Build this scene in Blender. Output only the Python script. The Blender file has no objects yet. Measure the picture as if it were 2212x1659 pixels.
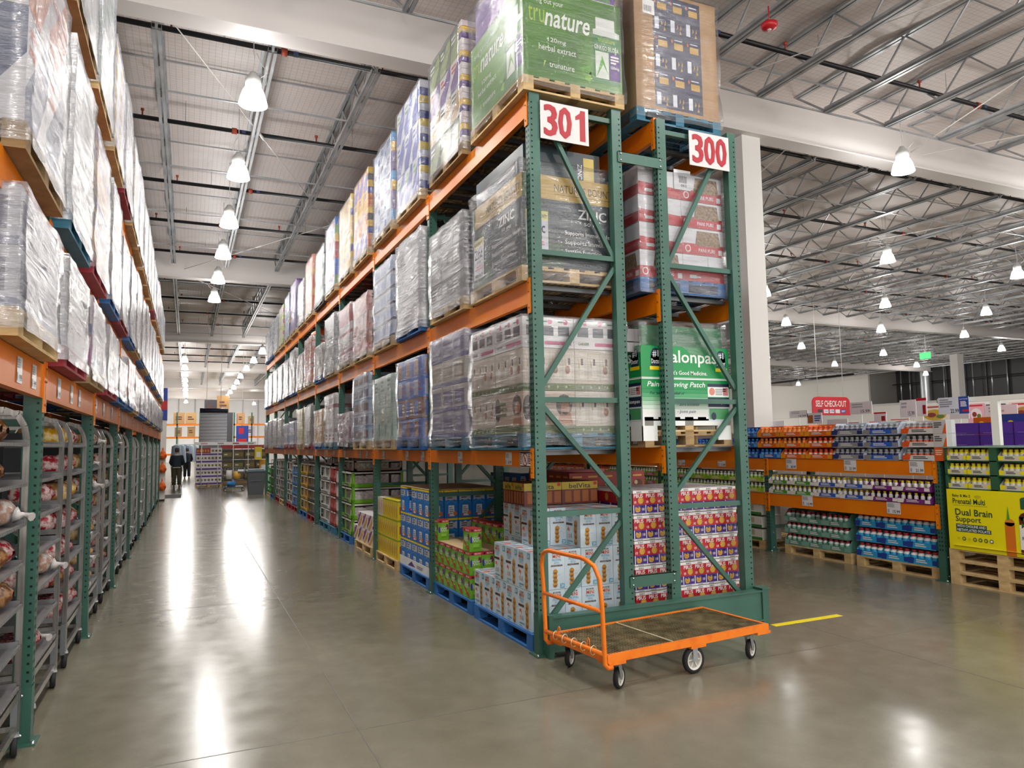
import bpy, math, random
from mathutils import Vector, Matrix, noise

# ------------------------------------------------------------------ camera, world, exposure
S = bpy.context.scene
COL = S.collection
yaw, pitch, roll, FPX = .4250, .0831, -.0161, 1548.68
CAM = Vector((-2.771, -5.446, 1.75))
_cy, _sy, _cp, _sp = math.cos(yaw), math.sin(yaw), math.cos(pitch), math.sin(pitch)
_f = Vector((_sy * _cp, _cy * _cp, _sp)); _r0 = Vector((_cy, -_sy, 0)); _u0 = _r0.cross(_f)
_cr, _sr = math.cos(roll), math.sin(roll)
_r = _cr * _r0 + _sr * _u0; _u = -_sr * _r0 + _cr * _u0
cd = bpy.data.cameras.new('camera'); cam = bpy.data.objects.new('camera', cd); COL.objects.link(cam)
cd.sensor_fit = 'HORIZONTAL'; cd.sensor_width = 36.0; cd.lens = FPX * 36.0 / 2212.0; cd.clip_start = .05; cd.clip_end = 400
mw = Matrix.Identity(4)
for i in range(3):
    mw[i][0], mw[i][1], mw[i][2], mw[i][3] = _r[i], _u[i], -_f[i], CAM[i]
cam.matrix_world = mw
S.camera = cam
w = bpy.data.worlds.new('world'); S.world = w; w.use_nodes = True
w.node_tree.nodes['Background'].inputs[0].default_value = (1.0, .97, .94, 1)
w.node_tree.nodes['Background'].inputs[1].default_value = 1.5
S.view_settings.view_transform = 'Standard'; S.view_settings.look = 'None'
S.view_settings.exposure = 0.38; S.view_settings.gamma = 1.0; S.view_settings.use_curve_mapping = False
LAMP_W = 210.0
cy = S.cycles
cy.max_bounces = 6; cy.diffuse_bounces = 3; cy.glossy_bounces = 3; cy.transmission_bounces = 2; cy.transparent_max_bounces = 10
cy.use_adaptive_sampling = True; cy.adaptive_threshold = .05
cy.sample_clamp_indirect = 4.0; cy.caustics_reflective = False; cy.caustics_refractive = False
try:
    cy.use_denoising = True; cy.denoiser = 'OPENIMAGEDENOISE'
except Exception:
    pass
R = random.Random(7)

# ------------------------------------------------------------------ helpers
V = Vector
def lin(h):
    h = h.lstrip('#'); o = []
    for i in (0, 2, 4):
        c = int(h[i:i+2], 16) / 255
        o.append(c / 12.92 if c <= .04045 else ((c + .055) / 1.055) ** 2.4)
    return (*o, 1)
_m = {}
def mt(h, r=.45, m=0.0, em=0, name=None):
    """plain principled material"""
    k = (h, r, m, em)
    if k in _m: return _m[k]
    a = bpy.data.materials.new(name or ('paint_' + h.lstrip('#'))); a.use_nodes = True
    b = a.node_tree.nodes['Principled BSDF']
    b.inputs['Base Color'].default_value = lin(h); b.inputs['Roughness'].default_value = r; b.inputs['Metallic'].default_value = m
    if em:
        b.inputs['Emission Color'].default_value = lin(h); b.inputs['Emission Strength'].default_value = em
    _m[k] = a
    return a
def nodes(name):
    a = bpy.data.materials.new(name); a.use_nodes = True
    nt = a.node_tree; b = nt.nodes['Principled BSDF']
    return a, nt, b
def N(nt, t, **k):
    n = nt.nodes.new(t)
    for a, b in k.items():
        if a in n.inputs: n.inputs[a].default_value = b
        else: setattr(n, a, b)
    return n
def ramp(nt, src, stops):
    r = nt.nodes.new('ShaderNodeValToRGB'); e = r.color_ramp.elements
    e[0].position, e[0].color = stops[0][0], stops[0][1]
    e[1].position, e[1].color = stops[-1][0], stops[-1][1]
    for p, c in stops[1:-1]:
        x = e.new(p); x.color = c
    nt.links.new(src, r.inputs[0]); return r
def noisy(name, c1, c2, scale=(3, 3, 3), rough=.5, metal=0., detail=4, lo=.35, hi=.65, bump=0., world=False):
    a, nt, b = nodes(name)
    tc = N(nt, 'ShaderNodeTexCoord'); mp = N(nt, 'ShaderNodeMapping'); mp.inputs['Scale'].default_value = scale
    if world:
        g = N(nt, 'ShaderNodeNewGeometry'); nt.links.new(g.outputs['Position'], mp.inputs[0])
    else:
        nt.links.new(tc.outputs['Object'], mp.inputs[0])
    n = N(nt, 'ShaderNodeTexNoise', Scale=1.0, Detail=detail); nt.links.new(mp.outputs[0], n.inputs['Vector'])
    r = ramp(nt, n.outputs[0], [(lo, lin(c1)), (hi, lin(c2))]); nt.links.new(r.outputs[0], b.inputs['Base Color'])
    b.inputs['Roughness'].default_value = rough; b.inputs['Metallic'].default_value = metal
    if bump:
        bp = N(nt, 'ShaderNodeBump', Strength=bump, Distance=.01); nt.links.new(n.outputs[0], bp.inputs['Height']); nt.links.new(bp.outputs[0], b.inputs['Normal'])
    return a
GREEN = noisy('rack_green_paint', '#32594d', '#3d6a5c', (2, 2, 2), .38)
GREEN2 = mt('#2f5e50', .45)
ORANGE = noisy('beam_orange_paint', '#e87604', '#f0880a', (1.5, 1.5, 1.5), .38)
CARTOR = noisy('cart_orange_paint', '#e2690c', '#f27f18', (8, 8, 8), .35, lo=.3, hi=.5)
STEEL = mt('#c9cccd', .3, 1.0); ZINC = noisy('galvanised_steel', '#a9adb0', '#c6cacc', (6, 6, 6), .38, .85)
JOIST = noisy('joist_steel', '#9a9da0', '#b8babc', (2, 2, 2), .42, .3)
ALU = noisy('brushed_aluminium', '#8d8b87', '#b3b0aa', (40, 40, 2), .28, .9)
BLACK = mt('#141416', .5); RUBBER = mt('#1c1c1f', .7); PIPE = mt('#1b1c20', .4)
WHITE = mt('#efeeec', .5); WHITEP = mt('#e9e6e1', .55)
CARD = noisy('cardboard', '#b08a62', '#bf9a70', (5, 5, 5), .75)
CARDL = mt('#d3b68c', .7)
WOOD = noisy('pallet_wood', '#b79765', '#d9bd8a', (6, 6, 18), .75, lo=.3, hi=.7)
WOODD = noisy('weathered_pallet_wood', '#8d7350', '#b3976b', (6, 6, 18), .8, lo=.3, hi=.7)
BLUEP = noisy('blue_pallet_paint', '#1c5a9c', '#2b6cae', (5, 5, 9), .6, lo=.3, hi=.6)
TEALP = noisy('faded_blue_pallet_paint', '#2b6680', '#3d7f97', (5, 5, 9), .65)
REDP = noisy('red_pallet_paint', '#8c1f2e', '#a32d3a', (5, 5, 9), .6)
BLKP = mt('#1b1c1f', .6)
def floor_mat():
    a, nt, b = nodes('polished_concrete')
    g = N(nt, 'ShaderNodeNewGeometry')
    n1 = N(nt, 'ShaderNodeTexNoise', Scale=.45, Detail=6.0); n2 = N(nt, 'ShaderNodeTexNoise', Scale=5.0, Detail=3.0); n3 = N(nt, 'ShaderNodeTexNoise', Scale=60.0, Detail=1.0)
    for n in (n1, n2, n3): nt.links.new(g.outputs['Position'], n.inputs['Vector'])
    r1 = ramp(nt, n1.outputs[0], [(.3, lin('#6e6958')), (.55, lin('#7c7767')), (.75, lin('#878272'))])
    r2 = ramp(nt, n2.outputs[0], [(.3, (.9, .9, .9, 1)), (.7, (1.04, 1.04, 1.04, 1))]); r3 = ramp(nt, n3.outputs[0], [(.3, (.97, .97, .97, 1)), (.7, (1.02, 1.02, 1.02, 1))])
    m1 = N(nt, 'ShaderNodeMixRGB', blend_type='MULTIPLY'); m1.inputs[0].default_value = 1; m2 = N(nt, 'ShaderNodeMixRGB', blend_type='MULTIPLY'); m2.inputs[0].default_value = 1
    nt.links.new(r1.outputs[0], m1.inputs[1]); nt.links.new(r2.outputs[0], m1.inputs[2]); nt.links.new(m1.outputs[0], m2.inputs[1]); nt.links.new(r3.outputs[0], m2.inputs[2])
    nt.links.new(m2.outputs[0], b.inputs['Base Color'])
    rr = ramp(nt, n2.outputs[0], [(.3, (.17, .17, .17, 1)), (.7, (.24, .24, .24, 1))]); nt.links.new(rr.outputs[0], b.inputs['Roughness'])
    b.inputs['Specular IOR Level'].default_value = .5
    return a
def ceil_mat():
    a, nt, b = nodes('white_vinyl_insulation')
    g = N(nt, 'ShaderNodeNewGeometry'); mp = N(nt, 'ShaderNodeMapping'); mp.inputs['Scale'].default_value = (9, 9, 9)
    br = N(nt, 'ShaderNodeTexBrick', offset=0.0); br.inputs['Scale'].default_value = 1.0; br.inputs['Mortar Size'].default_value = .045; br.inputs['Brick Width'].default_value = 1.0; br.inputs['Row Height'].default_value = 1.0
    br.inputs['Color1'].default_value = lin('#ddd2cc'); br.inputs['Color2'].default_value = lin('#e0d5cf'); br.inputs['Mortar'].default_value = lin('#c3b9b4')
    nt.links.new(g.outputs['Position'], mp.inputs[0]); nt.links.new(mp.outputs[0], br.inputs['Vector']); nt.links.new(br.outputs[0], b.inputs['Base Color'])
    n = N(nt, 'ShaderNodeTexNoise', Scale=1.3, Detail=3.0); nt.links.new(g.outputs['Position'], n.inputs['Vector'])
    bp = N(nt, 'ShaderNodeBump', Strength=.35, Distance=.1); nt.links.new(n.outputs[0], bp.inputs['Height']); nt.links.new(bp.outputs[0], b.inputs['Normal'])
    b.inputs['Roughness'].default_value = .5
    return a
def film_mat(name, lo, hi, gl, col='#b9bbc1'):
    a = bpy.data.materials.new(name); a.use_nodes = True; nt = a.node_tree; nt.nodes.clear()
    out = N(nt, 'ShaderNodeOutputMaterial'); g = N(nt, 'ShaderNodeNewGeometry'); oi = N(nt, 'ShaderNodeObjectInfo')
    ad = N(nt, 'ShaderNodeVectorMath', operation='ADD'); nt.links.new(g.outputs['Position'], ad.inputs[0]); nt.links.new(oi.outputs['Random'], ad.inputs[1])
    outs = []
    for rot, sc in ((.5, (2.2, 1.4, 26)), (-.35, (1.6, 2.5, 17))):
        mp = N(nt, 'ShaderNodeMapping'); mp.inputs['Rotation'].default_value = (rot, rot, 0); mp.inputs['Scale'].default_value = sc
        n = N(nt, 'ShaderNodeTexNoise', Scale=1.0, Detail=5.0, Distortion=.6); n.inputs['Roughness'].default_value = .62
        nt.links.new(ad.outputs[0], mp.inputs[0]); nt.links.new(mp.outputs[0], n.inputs['Vector']); outs.append(n)
    mx = N(nt, 'ShaderNodeMath', operation='MAXIMUM'); nt.links.new(outs[0].outputs[0], mx.inputs[0]); nt.links.new(outs[1].outputs[0], mx.inputs[1])
    r = ramp(nt, mx.outputs[0], [(.42, (lo, lo, lo, 1)), (.58, ((lo * 2 + hi) / 3,) * 3 + (1,)), (.78, (hi, hi, hi, 1))])
    bp = N(nt, 'ShaderNodeBump', Strength=.9, Distance=.02); nt.links.new(mx.outputs[0], bp.inputs['Height'])
    tr = N(nt, 'ShaderNodeBsdfTransparent'); tr.inputs[0].default_value = (.97, .97, .98, 1)
    df = N(nt, 'ShaderNodeBsdfDiffuse'); df.inputs[0].default_value = lin(col)
    gs = N(nt, 'ShaderNodeBsdfGlossy'); gs.inputs[0].default_value = (1, 1, 1, 1); gs.inputs['Roughness'].default_value = .15
    nt.links.new(bp.outputs[0], gs.inputs['Normal']); nt.links.new(bp.outputs[0], df.inputs['Normal'])
    m1 = N(nt, 'ShaderNodeMixShader'); m2 = N(nt, 'ShaderNodeMixShader')
    nt.links.new(r.outputs[0], m1.inputs[0]); nt.links.new(tr.outputs[0], m1.inputs[1]); nt.links.new(df.outputs[0], m1.inputs[2])
    ly = N(nt, 'ShaderNodeLayerWeight', Blend=.35); nt.links.new(bp.outputs[0], ly.inputs['Normal'])
    mm = N(nt, 'ShaderNodeMath', operation='MULTIPLY_ADD'); mm.inputs[1].default_value = .4; mm.inputs[2].default_value = gl; nt.links.new(ly.outputs['Fresnel'], mm.inputs[0])
    nt.links.new(mm.outputs[0], m2.inputs[0]); nt.links.new(m1.outputs[0], m2.inputs[1]); nt.links.new(gs.outputs[0], m2.inputs[2])
    nt.links.new(m2.outputs[0], out.inputs[0])
    return a
FILM = {0: film_mat('thin_stretch_film', .0, .16, .05), 1: film_mat('clear_stretch_film', .0, .38, .07), 2: film_mat('layered_stretch_film', .08, .66, .10), 3: film_mat('cloudy_stretch_film', .25, .85, .12)}
BAG = film_mat('clear_bread_bag', .03, .5, .12)

# ---- mesh builder
_txt = {}
def text_mesh(s, bold):
    k = (s, bold)
    if k not in _txt:
        c = bpy.data.curves.new('t', 'FONT'); c.body = s; c.size = 1; c.resolution_u = 2; c.offset = .015 if bold else 0
        c.align_x = 'LEFT'
        o = bpy.data.objects.new('t', c)
        me = bpy.data.meshes.new_from_object(o)
        vs = [(v.co.x, v.co.y) for v in me.vertices]; fs = [tuple(p.vertices) for p in me.polygons]
        bpy.data.objects.remove(o); bpy.data.curves.remove(c); bpy.data.meshes.remove(me)
        x0 = min(v[0] for v in vs); x1 = max(v[0] for v in vs); y0 = min(v[1] for v in vs); y1 = max(v[1] for v in vs)
        _txt[k] = ([((x - x0) / (x1 - x0 or 1), (y - y0) / (y1 - y0 or 1)) for x, y in vs], fs)
    return _txt[k]
class MB:
    def __init__(s): s.v = []; s.f = []; s.mi = []; s.sm = []; s.mats = []
    def m(s, mat):
        if mat not in s.mats: s.mats.append(mat)
        return s.mats.index(mat)
    def face(s, pts, mat, smooth=False):
        b = len(s.v); s.v += [tuple(p) for p in pts]; s.f.append(tuple(range(b, b + len(pts)))); s.mi.append(s.m(mat)); s.sm.append(smooth)
    def box(s, x0, y0, z0, x1, y1, z1, mat, skip=''):
        b = len(s.v); s.v += [(x0,y0,z0),(x1,y0,z0),(x1,y1,z0),(x0,y1,z0),(x0,y0,z1),(x1,y0,z1),(x1,y1,z1),(x0,y1,z1)]
        k = s.m(mat)
        for n, q in (('b',(0,3,2,1)),('t',(4,5,6,7)),('f',(0,1,5,4)),('r',(1,2,6,5)),('k',(2,3,7,6)),('l',(3,0,4,7))):
            if n not in skip: s.f.append(tuple(b + i for i in q)); s.mi.append(k); s.sm.append(False)
        return s
    def bar(s, a, b, w, h, mat, up=(0, 0, 1)):
        a, b = V(a), V(b); d = (b - a).normalized(); sd = d.cross(V(up))
        if sd.length < 1e-4: sd = d.cross(V((0, 1, 0)))
        sd.normalize(); u = sd.cross(d).normalized()
        base = len(s.v); k = s.m(mat)
        for p in (a, b):
            for i, j in ((-1,-1),(1,-1),(1,1),(-1,1)): s.v.append(tuple(p + sd * i * w / 2 + u * j * h / 2))
        for q in ((0,1,2,3),(7,6,5,4),(0,4,5,1),(1,5,6,2),(2,6,7,3),(3,7,4,0)):
            s.f.append(tuple(base + i for i in q)); s.mi.append(k); s.sm.append(False)
        return s
    def tube(s, pts, r, mat, n=8, closed=False, radii=None):
        pts = [V(p) for p in pts]; k = s.m(mat); base = len(s.v); L = len(pts); prev = None
        for i, p in enumerate(pts):
            if closed: d = pts[(i+1) % L] - pts[i-1]
            else: d = pts[min(i+1, L-1)] - pts[max(i-1, 0)]
            d.normalize()
            if prev is None:
                prev = d.cross(V((0,0,1)))
                if prev.length < 1e-3: prev = d.cross(V((0,1,0)))
            prev = (prev - d * prev.dot(d)).normalized(); o = d.cross(prev)
            rr = radii[i] if radii else r
            for j in range(n):
                a = 2 * math.pi * j / n; s.v.append(tuple(p + (prev * math.cos(a) + o * math.sin(a)) * rr))
        for i in range(L if closed else L - 1):
            for j in range(n):
                a = base + i * n + j; b = base + i * n + (j+1) % n; c = base + ((i+1) % L) * n + (j+1) % n; d = base + ((i+1) % L) * n + j
                s.f.append((a, b, c, d)); s.mi.append(k); s.sm.append(True)
        if not closed:
            s.f.append(tuple(base + j for j in reversed(range(n)))); s.mi.append(k); s.sm.append(False)
            s.f.append(tuple(base + (L-1) * n + j for j in range(n))); s.mi.append(k); s.sm.append(False)
        return s
    def lathe(s, prof, mat, n=12, c=(0, 0, 0), axis='z', mats=None, sx=1, sy=1):
        base = len(s.v)
        for r, z in prof:
            for j in range(n):
                a = 2 * math.pi * j / n; x, y = r * math.cos(a) * sx, r * math.sin(a) * sy
                p = (x, y, z) if axis == 'z' else ((z, x, y) if axis == 'x' else (x, z, y))
                s.v.append((p[0] + c[0], p[1] + c[1], p[2] + c[2]))
        for i in range(len(prof) - 1):
            k = s.m(mats[i] if mats else mat)
            for j in range(n):
                q = (base + i*n + j, base + i*n + (j+1) % n, base + (i+1)*n + (j+1) % n, base + (i+1)*n + j)
                s.f.append(q); s.mi.append(k); s.sm.append(True)
        return s
    def add(s, o, M):
        b = len(s.v); s.v += [tuple(M @ V(p)) for p in o.v]; s.f += [tuple(b + i for i in q) for q in o.f]
        mp = [s.m(x) for x in o.mats]; s.mi += [mp[i] for i in o.mi]; s.sm += o.sm; return s
    def mesh(s, name):
        me = bpy.data.meshes.new(name); me.from_pydata(s.v, [], s.f)
        for x in s.mats: me.materials.append(x)
        me.polygons.foreach_set('material_index', s.mi); me.polygons.foreach_set('use_smooth', s.sm); me.update(); return me
class Face:
    """a flat frame on a surface for printed art; fractions of width and height"""
    def __init__(s, mb, o, u, v, w, h): s.mb, s.o, s.u, s.v, s.w, s.h = mb, V(o), V(u).normalized(), V(v).normalized(), w, h; s.n = s.u.cross(s.v)
    def p(s, a, b, l): return s.o + s.u * a * s.w + s.v * b * s.h + s.n * (.0011 * l)
    def rect(s, a, b, c, d, mat, l=1): s.mb.face([s.p(a,b,l), s.p(c,b,l), s.p(c,d,l), s.p(a,d,l)], mat); return s
    def poly(s, pts, mat, l=1): s.mb.face([s.p(a,b,l) for a, b in pts], mat); return s
    def ell(s, cx, cy, rx, ry, mat, l=1, n=12): return s.poly([(cx + rx*math.cos(2*math.pi*i/n), cy + ry*math.sin(2*math.pi*i/n)) for i in range(n)], mat, l)
    def txt(s, t, a, b, c, d, mat, l=2, bold=True, skew=0, rot=False):
        vs, fs = text_mesh(t, bold); k = s.mb.m(mat); base = len(s.mb.v)
        for x, y in vs:
            if rot: x, y = y, 1 - x
            s.mb.v.append(tuple(s.p(a + (c - a) * (x + skew * y), b + (d - b) * y, l)))
        for q in fs: s.mb.f.append(tuple(base + i for i in q)); s.mb.mi.append(k); s.mb.sm.append(False)
        return s
    def lines(s, a, b, c, d, n, mat, l=2, seed=0):
        rr = random.Random(seed)
        for i in range(n):
            y = d - (i + .2) * (d - b) / n; s.rect(a, y - .55 * (d - b) / n, a + (c - a) * rr.uniform(.6, 1), y, mat, l)
        return s
def faces(mb, x0, y0, z0, x1, y1, z1):
    w, d, h = x1 - x0, y1 - y0, z1 - z0
    return dict(f=Face(mb, (x0,y0,z0), (1,0,0), (0,0,1), w, h), l=Face(mb, (x0,y1,z0), (0,-1,0), (0,0,1), d, h), r=Face(mb, (x1,y0,z0), (0,1,0), (0,0,1), d, h), t=Face(mb, (x0,y0,z1), (1,0,0), (0,1,0), w, d), k=Face(mb, (x1,y1,z0), (-1,0,0), (0,0,1), w, h))
def obj(name, data, parent=None, loc=(0, 0, 0), rz=0):
    if isinstance(data, MB): data = data.mesh(name)
    o = bpy.data.objects.new(name, data); COL.objects.link(o); o.location = loc; o.rotation_euler = (0, 0, rz)
    if parent: o.parent = parent
    return o
def tag(o, label, cat, group=None, kind=None):
    if label and len(label.split()) > 16: LONG.append(label)
    if label: o['label'] = label
    if cat: o['category'] = cat
    if group: o['group'] = group
    if kind: o['kind'] = kind
    return o
def thing(name, label, cat, group=None, loc=(0, 0, 0), rz=0): return tag(obj(name, None, None, loc, rz), label, cat, group)
def solo(name, data, label, cat, group=None, loc=(0, 0, 0), rz=0): return tag(obj(name, data, None, loc, rz), label, cat, group)
def struct(name, mb, loc=(0, 0, 0), label=None): return tag(obj(name, mb, None, loc), label, None, None, 'structure')
def dup(root, loc, rz=0, label=None, group=None):
    r = root.copy(); COL.objects.link(r); r.location = loc; r.rotation_euler = (0, 0, rz)
    if label: r['label'] = label
    if group: r['group'] = group
    for ch in root.children:
        c = ch.copy(); COL.objects.link(c); c.parent = r
        for g in ch.children:
            e = g.copy(); COL.objects.link(e); e.parent = c
    return r
LONG = []
def nth(i): return ['first','second','third','fourth','fifth','sixth','seventh','eighth','ninth','tenth','eleventh','twelfth','thirteenth','fourteenth','fifteenth','sixteenth','seventeenth','eighteenth','nineteenth','twentieth','twenty-first','twenty-second','twenty-third','twenty-fourth','twenty-fifth','twenty-sixth','twenty-seventh','twenty-eighth','twenty-ninth','thirtieth'][i]
RED = mt('#c3202c', .4); DRED = mt('#a31f2e', .4); BLUE = mt('#2458a8', .4); NAVY = mt('#1d2344', .4); PURPLE = mt('#5b2a86', .4); GOLD = mt('#c9a13a', .4); YEL = mt('#f0d312', .4)
LIME = mt('#79b51c', .4); GRN = mt('#118a4a', .4); GREY = mt('#9a9a9c', .45); LGREY = mt('#c8c8ca', .45); BEIGE = mt('#d8cbb5', .5); PINK = mt('#d98a9c', .45); BROWN = mt('#5a2f26', .5)

# ------------------------------------------------------------------ setting: floor, roof, walls, girders, joists
def shell():
    b = MB(); FL = floor_mat(); b.face([(-9,-12,0),(66,-12,0),(66,100,0),(-9,100,0)], FL)
    JT = mt('#5f5a50', .5)
    for x in (-1.77, 2.55, 7.2, 12): b.box(x - .004, -12, 0, x + .004, 60, .0008, JT, 'b')
    for y in (-3.4, -.85, 3.4, 8.2, 13, 18, 23): b.box(-9, y - .004, 0, 60, y + .004, .0008, JT, 'b')
    struct('floor', b, label='polished grey concrete floor with saw-cut joints')
    b = MB(); CM = ceil_mat(); k = b.m(CM); xs = [-9 + 1.0 * i for i in range(76)]; ys = [-12]
    while ys[-1] < 100: ys.append(ys[-1] + .43)
    base = 0
    for y in ys:
        s_ = abs(math.sin(math.pi * (y - 3.3) / 3.44)) * .12
        for x in xs: b.v.append((x, y, 9.02 - s_ + .02 * noise.noise(V((x, y, 0)))))
    nx = len(xs)
    for j in range(len(ys) - 1):
        for i in range(nx - 1):
            a = j * nx + i; b.f.append((a, a + nx, a + nx + 1, a + 1)); b.mi.append(k); b.sm.append(True)
    struct('ceiling', b, label='white quilted insulation under the metal roof')
    b = MB(); WB = noisy('grey_wall_panel', '#e4e5e6', '#eeeeef', (.3, .3, .3), .6)
    b.box(-9, 100, 0, 66, 100.2, 9.1, WB)
    for x in range(-8, 66, 2): b.box(x, 99.9, 0, x + .12, 100, 9, mt('#b4b5b7', .6))
    struct('wall_back', b, label='pale grey panelled wall at far end')
    b = MB(); b.box(-9.2, -12, 0, -9, 100, 9.1, mt('#c9c4be', .6)); struct('wall_left', b)
    b = MB(); b.box(62, 47.3, 0, 62.2, 100, 9.1, mt('#f0ece6', .6)); b.box(62, 47.1, 0, 66.2, 47.3, 9.1, mt('#a8a5a1', .6))
    for z in (2.6, 4.2): b.box(61.98, 47.3, z, 62, 100, z + .02, mt('#c4c0ba', .6))
    b.box(66, -12, 0, 66.2, 47.3, 9.1, mt('#4a4b4e', .5))
    for i in range(14): b.bar((65.9, 20 + i * 1.95, 5.0), (65.9, 20 + i * 1.95, 9), .18, .06, mt('#6d6f73', .4, .5))
    struct('wall_right', b, label='white wall beside dark open bay')
    b = MB()
    b.box(58, -10, 0, 58.3, 45, 4.9, mt('#e2dfda', .6)); b.box(57.9, -10, 4.8, 58.4, 45, 5.0, WHITE); struct('trim_1', b, label='white food court partition below dark bay')
    # girders
    GW = mt('#dbd5d1', .5)
    for y in (5.4, 22.8, 40.2, 57.6, 75, 92.4):
        b = MB(); b.box(-9, y + .12, 8.0, 62, y + .18, 8.98, GW); b.box(-9, y - .05, 7.97, 62, y + .35, 8.0, GW); b.box(-9, y - .05, 8.95, 62, y + .35, 8.98, GW)
        struct('ceiling_girder', b, label='white steel roof girder')
    # joists
    for span, (y0, y1) in enumerate(((-11.5, 5.3), (5.75, 22.7), (23.2, 40.1), (40.6, 57.5), (58, 74.9))):
        b = MB(); L = y1 - y0; ze, zb = 8.93, 8.25
        for sx in (-.045, .045):
            b.box(sx - .028, 0, ze - .05, sx + .028, L, ze, JOIST); b.box(sx - .028, .75, zb, sx + .028, L - .75, zb + .045, JOIST)
            b.box(sx + (.022 if sx > 0 else -.028), .75, zb, sx + (.028 if sx > 0 else -.022), L - .75, zb + .1, JOIST)
        n = 13; st = (L - 1.5) / n
        for i in range(n):
            ya = .75 + i * st
            b.bar((0, ya, zb + .03), (0, ya + st / 2, ze - .03), .028, .028, JOIST); b.bar((0, ya + st / 2, ze - .03), (0, ya + st, zb + .03), .028, .028, JOIST)
        b.bar((0, .75, zb + .03), (0, 0, ze - .03), .04, .04, JOIST); b.bar((0, L - .75, zb + .03), (0, L, ze - .03), .04, .04, JOIST)
        me = b.mesh('ceiling_joist')
        for k in range(40 if span < 4 else 12):
            x = -6.8 + 1.73 * k
            if x > 61: break
            struct('ceiling_joist', me, (x, y0, 0), 'open web steel roof joist')
        # knee braces down to the girder flange
        if span:
            kb = MB(); kb.bar((0, -.2, 8.27), (0, -.42 - .0, 8.02), .06, .02, GW); 
    # sprinkler pipes with heads and couplings
    CP = mt('#a8452c', .5)
    for k, y in enumerate((3.5, 6.85, 10.45, 14.15, 17.6, 21.2, 26, 29.5, 33, 36.5, 43, 47, 51, 55)):
        b = MB(); b.tube([(-8.9, y, 8.5), (61.5, y, 8.5)], .045, PIPE, 10)
        for i in range(17):
            x = -7.2 + 3.46 * i + (.6 if k % 2 else 0)
            b.tube([(x, y, 8.53), (x, y, 8.66)], .016, CP, 6); b.tube([(x - .03, y, 8.66), (x + .03, y, 8.66)], .03, CP, 6)
            if i % 2: b.tube([(x + 1.7, y, 8.5), (x + 1.8, y, 8.5)], .065, CP, 10); b.box(x + 1.9, y - .046, 8.47, x + 1.98, y + .046, 8.53, mt('#3a4c78', .5))
            b.tube([(x + .8, y, 8.5), (x + .8, y, 9.0)], .006, JOIST, 4)
        struct('ceiling_pipe', b, label='black sprinkler pipe run under the roof')
    # bridging: thin horizontal ties and white bracing rods
    for y in (4.6, 8.6, 12.4, 16, 19.5, 25, 28, 31.5, 35, 38.5):
        for z in (8.28, 8.85):
            b = MB(); b.bar((-8.9, y, z), (61.5, y, z), .03, .03, JOIST); struct('ceiling_bridging', b, label='thin steel bridging tie between joists')
    RD = mt('#e4dfda', .45)
    for (a, c) in (((-3.35, 5.7, 8.3), (.97, 15.7, 8.3)), ((.97, 15.7, 8.3), (-3.0, 22.9, 8.3)), ((-3.3, 23.2, 8.3), (2.6, 34, 8.3)), ((5.6, 5.35, 8.3), (9.0, -1.9, 8.3)), ((12.3, 5.35, 8.3), (8.4, -4.6, 8.3)), ((12.7, 5.35, 8.3), (18, -2.6, 8.3)),
                   ((9.2, 5.6, 8.3), (15.5, 22.8, 8.3)), ((20, 5.6, 8.3), (13.2, 22.8, 8.3)), ((24, 22.8, 8.3), (31, 5.6, 8.3))):
        b = MB(); a, c = V(a), V(c); b.tube([a, c], .011, RD, 6); mid = a.lerp(c, .42); b.tube([mid, mid + (c - a).normalized() * .3], .03, RD, 6)
        struct('ceiling_bracing_rod', b, label='white diagonal wind bracing rod')
    # columns
    b = MB(); b.box(7.42, 5.5, 0, 7.9, 5.86, 8.0, WHITEP); struct('wall_column_1', b, label='square white steel column behind rack end')
    b = MB(); b.box(50.2, 29.8, 0, 50.9, 30.4, 8.0, WHITEP); struct('wall_column_2', b, label='white column by the food court')
    for i, (x, y) in enumerate(((-7.5, 57.7), (3.5, 57.7), (-7.4, 98), (9, 98))):
        b = MB(); b.box(x, y, 0, x + .4, y + .3, 8.5, WHITEP); struct('wall_column_%d' % (3 + i), b)
    # ducts and conduits on the dark wall
    b = MB(); b.lathe([(.5, 5.0), (.5, 8.7)], mt('#b9bcbf', .35, .8), 16, (63.5, 42, 0)); struct('wall_duct', b, label='round galvanised duct in dark bay')
    b = MB()
    for i, y in enumerate((45.5, 44.2, 40.3, 38.0, 36, 34.4, 33.3, 30, 26)): b.tube([(64.6 - (i % 3) * .4, y, 4.9), (64.6 - (i % 3) * .4, y, 8.8)], .06, mt('#c9ccd0', .3, .7), 6)
    b.tube([(64, 30, 7.2), (64, 46, 7.2)], .05, BLACK, 6); struct('wall_conduits', b, label='vertical conduits in dark bay')
    b = MB(); b.tube([(56, 44, 7.95), (56, 62, 7.95)], .1, PIPE, 8); b.tube([(56, 62, 7.95), (56, 62, 8.9)], .08, PIPE, 6); b.tube([(56, 50, 7.95), (56, 50, 8.9)], .08, PIPE, 6); b.tube([(56, 56, 7.95), (56, 54, 8.9)], .05, PIPE, 6)
    struct('ceiling_pipe_far', b, label='black pipe run along white wall')
shell()

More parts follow.
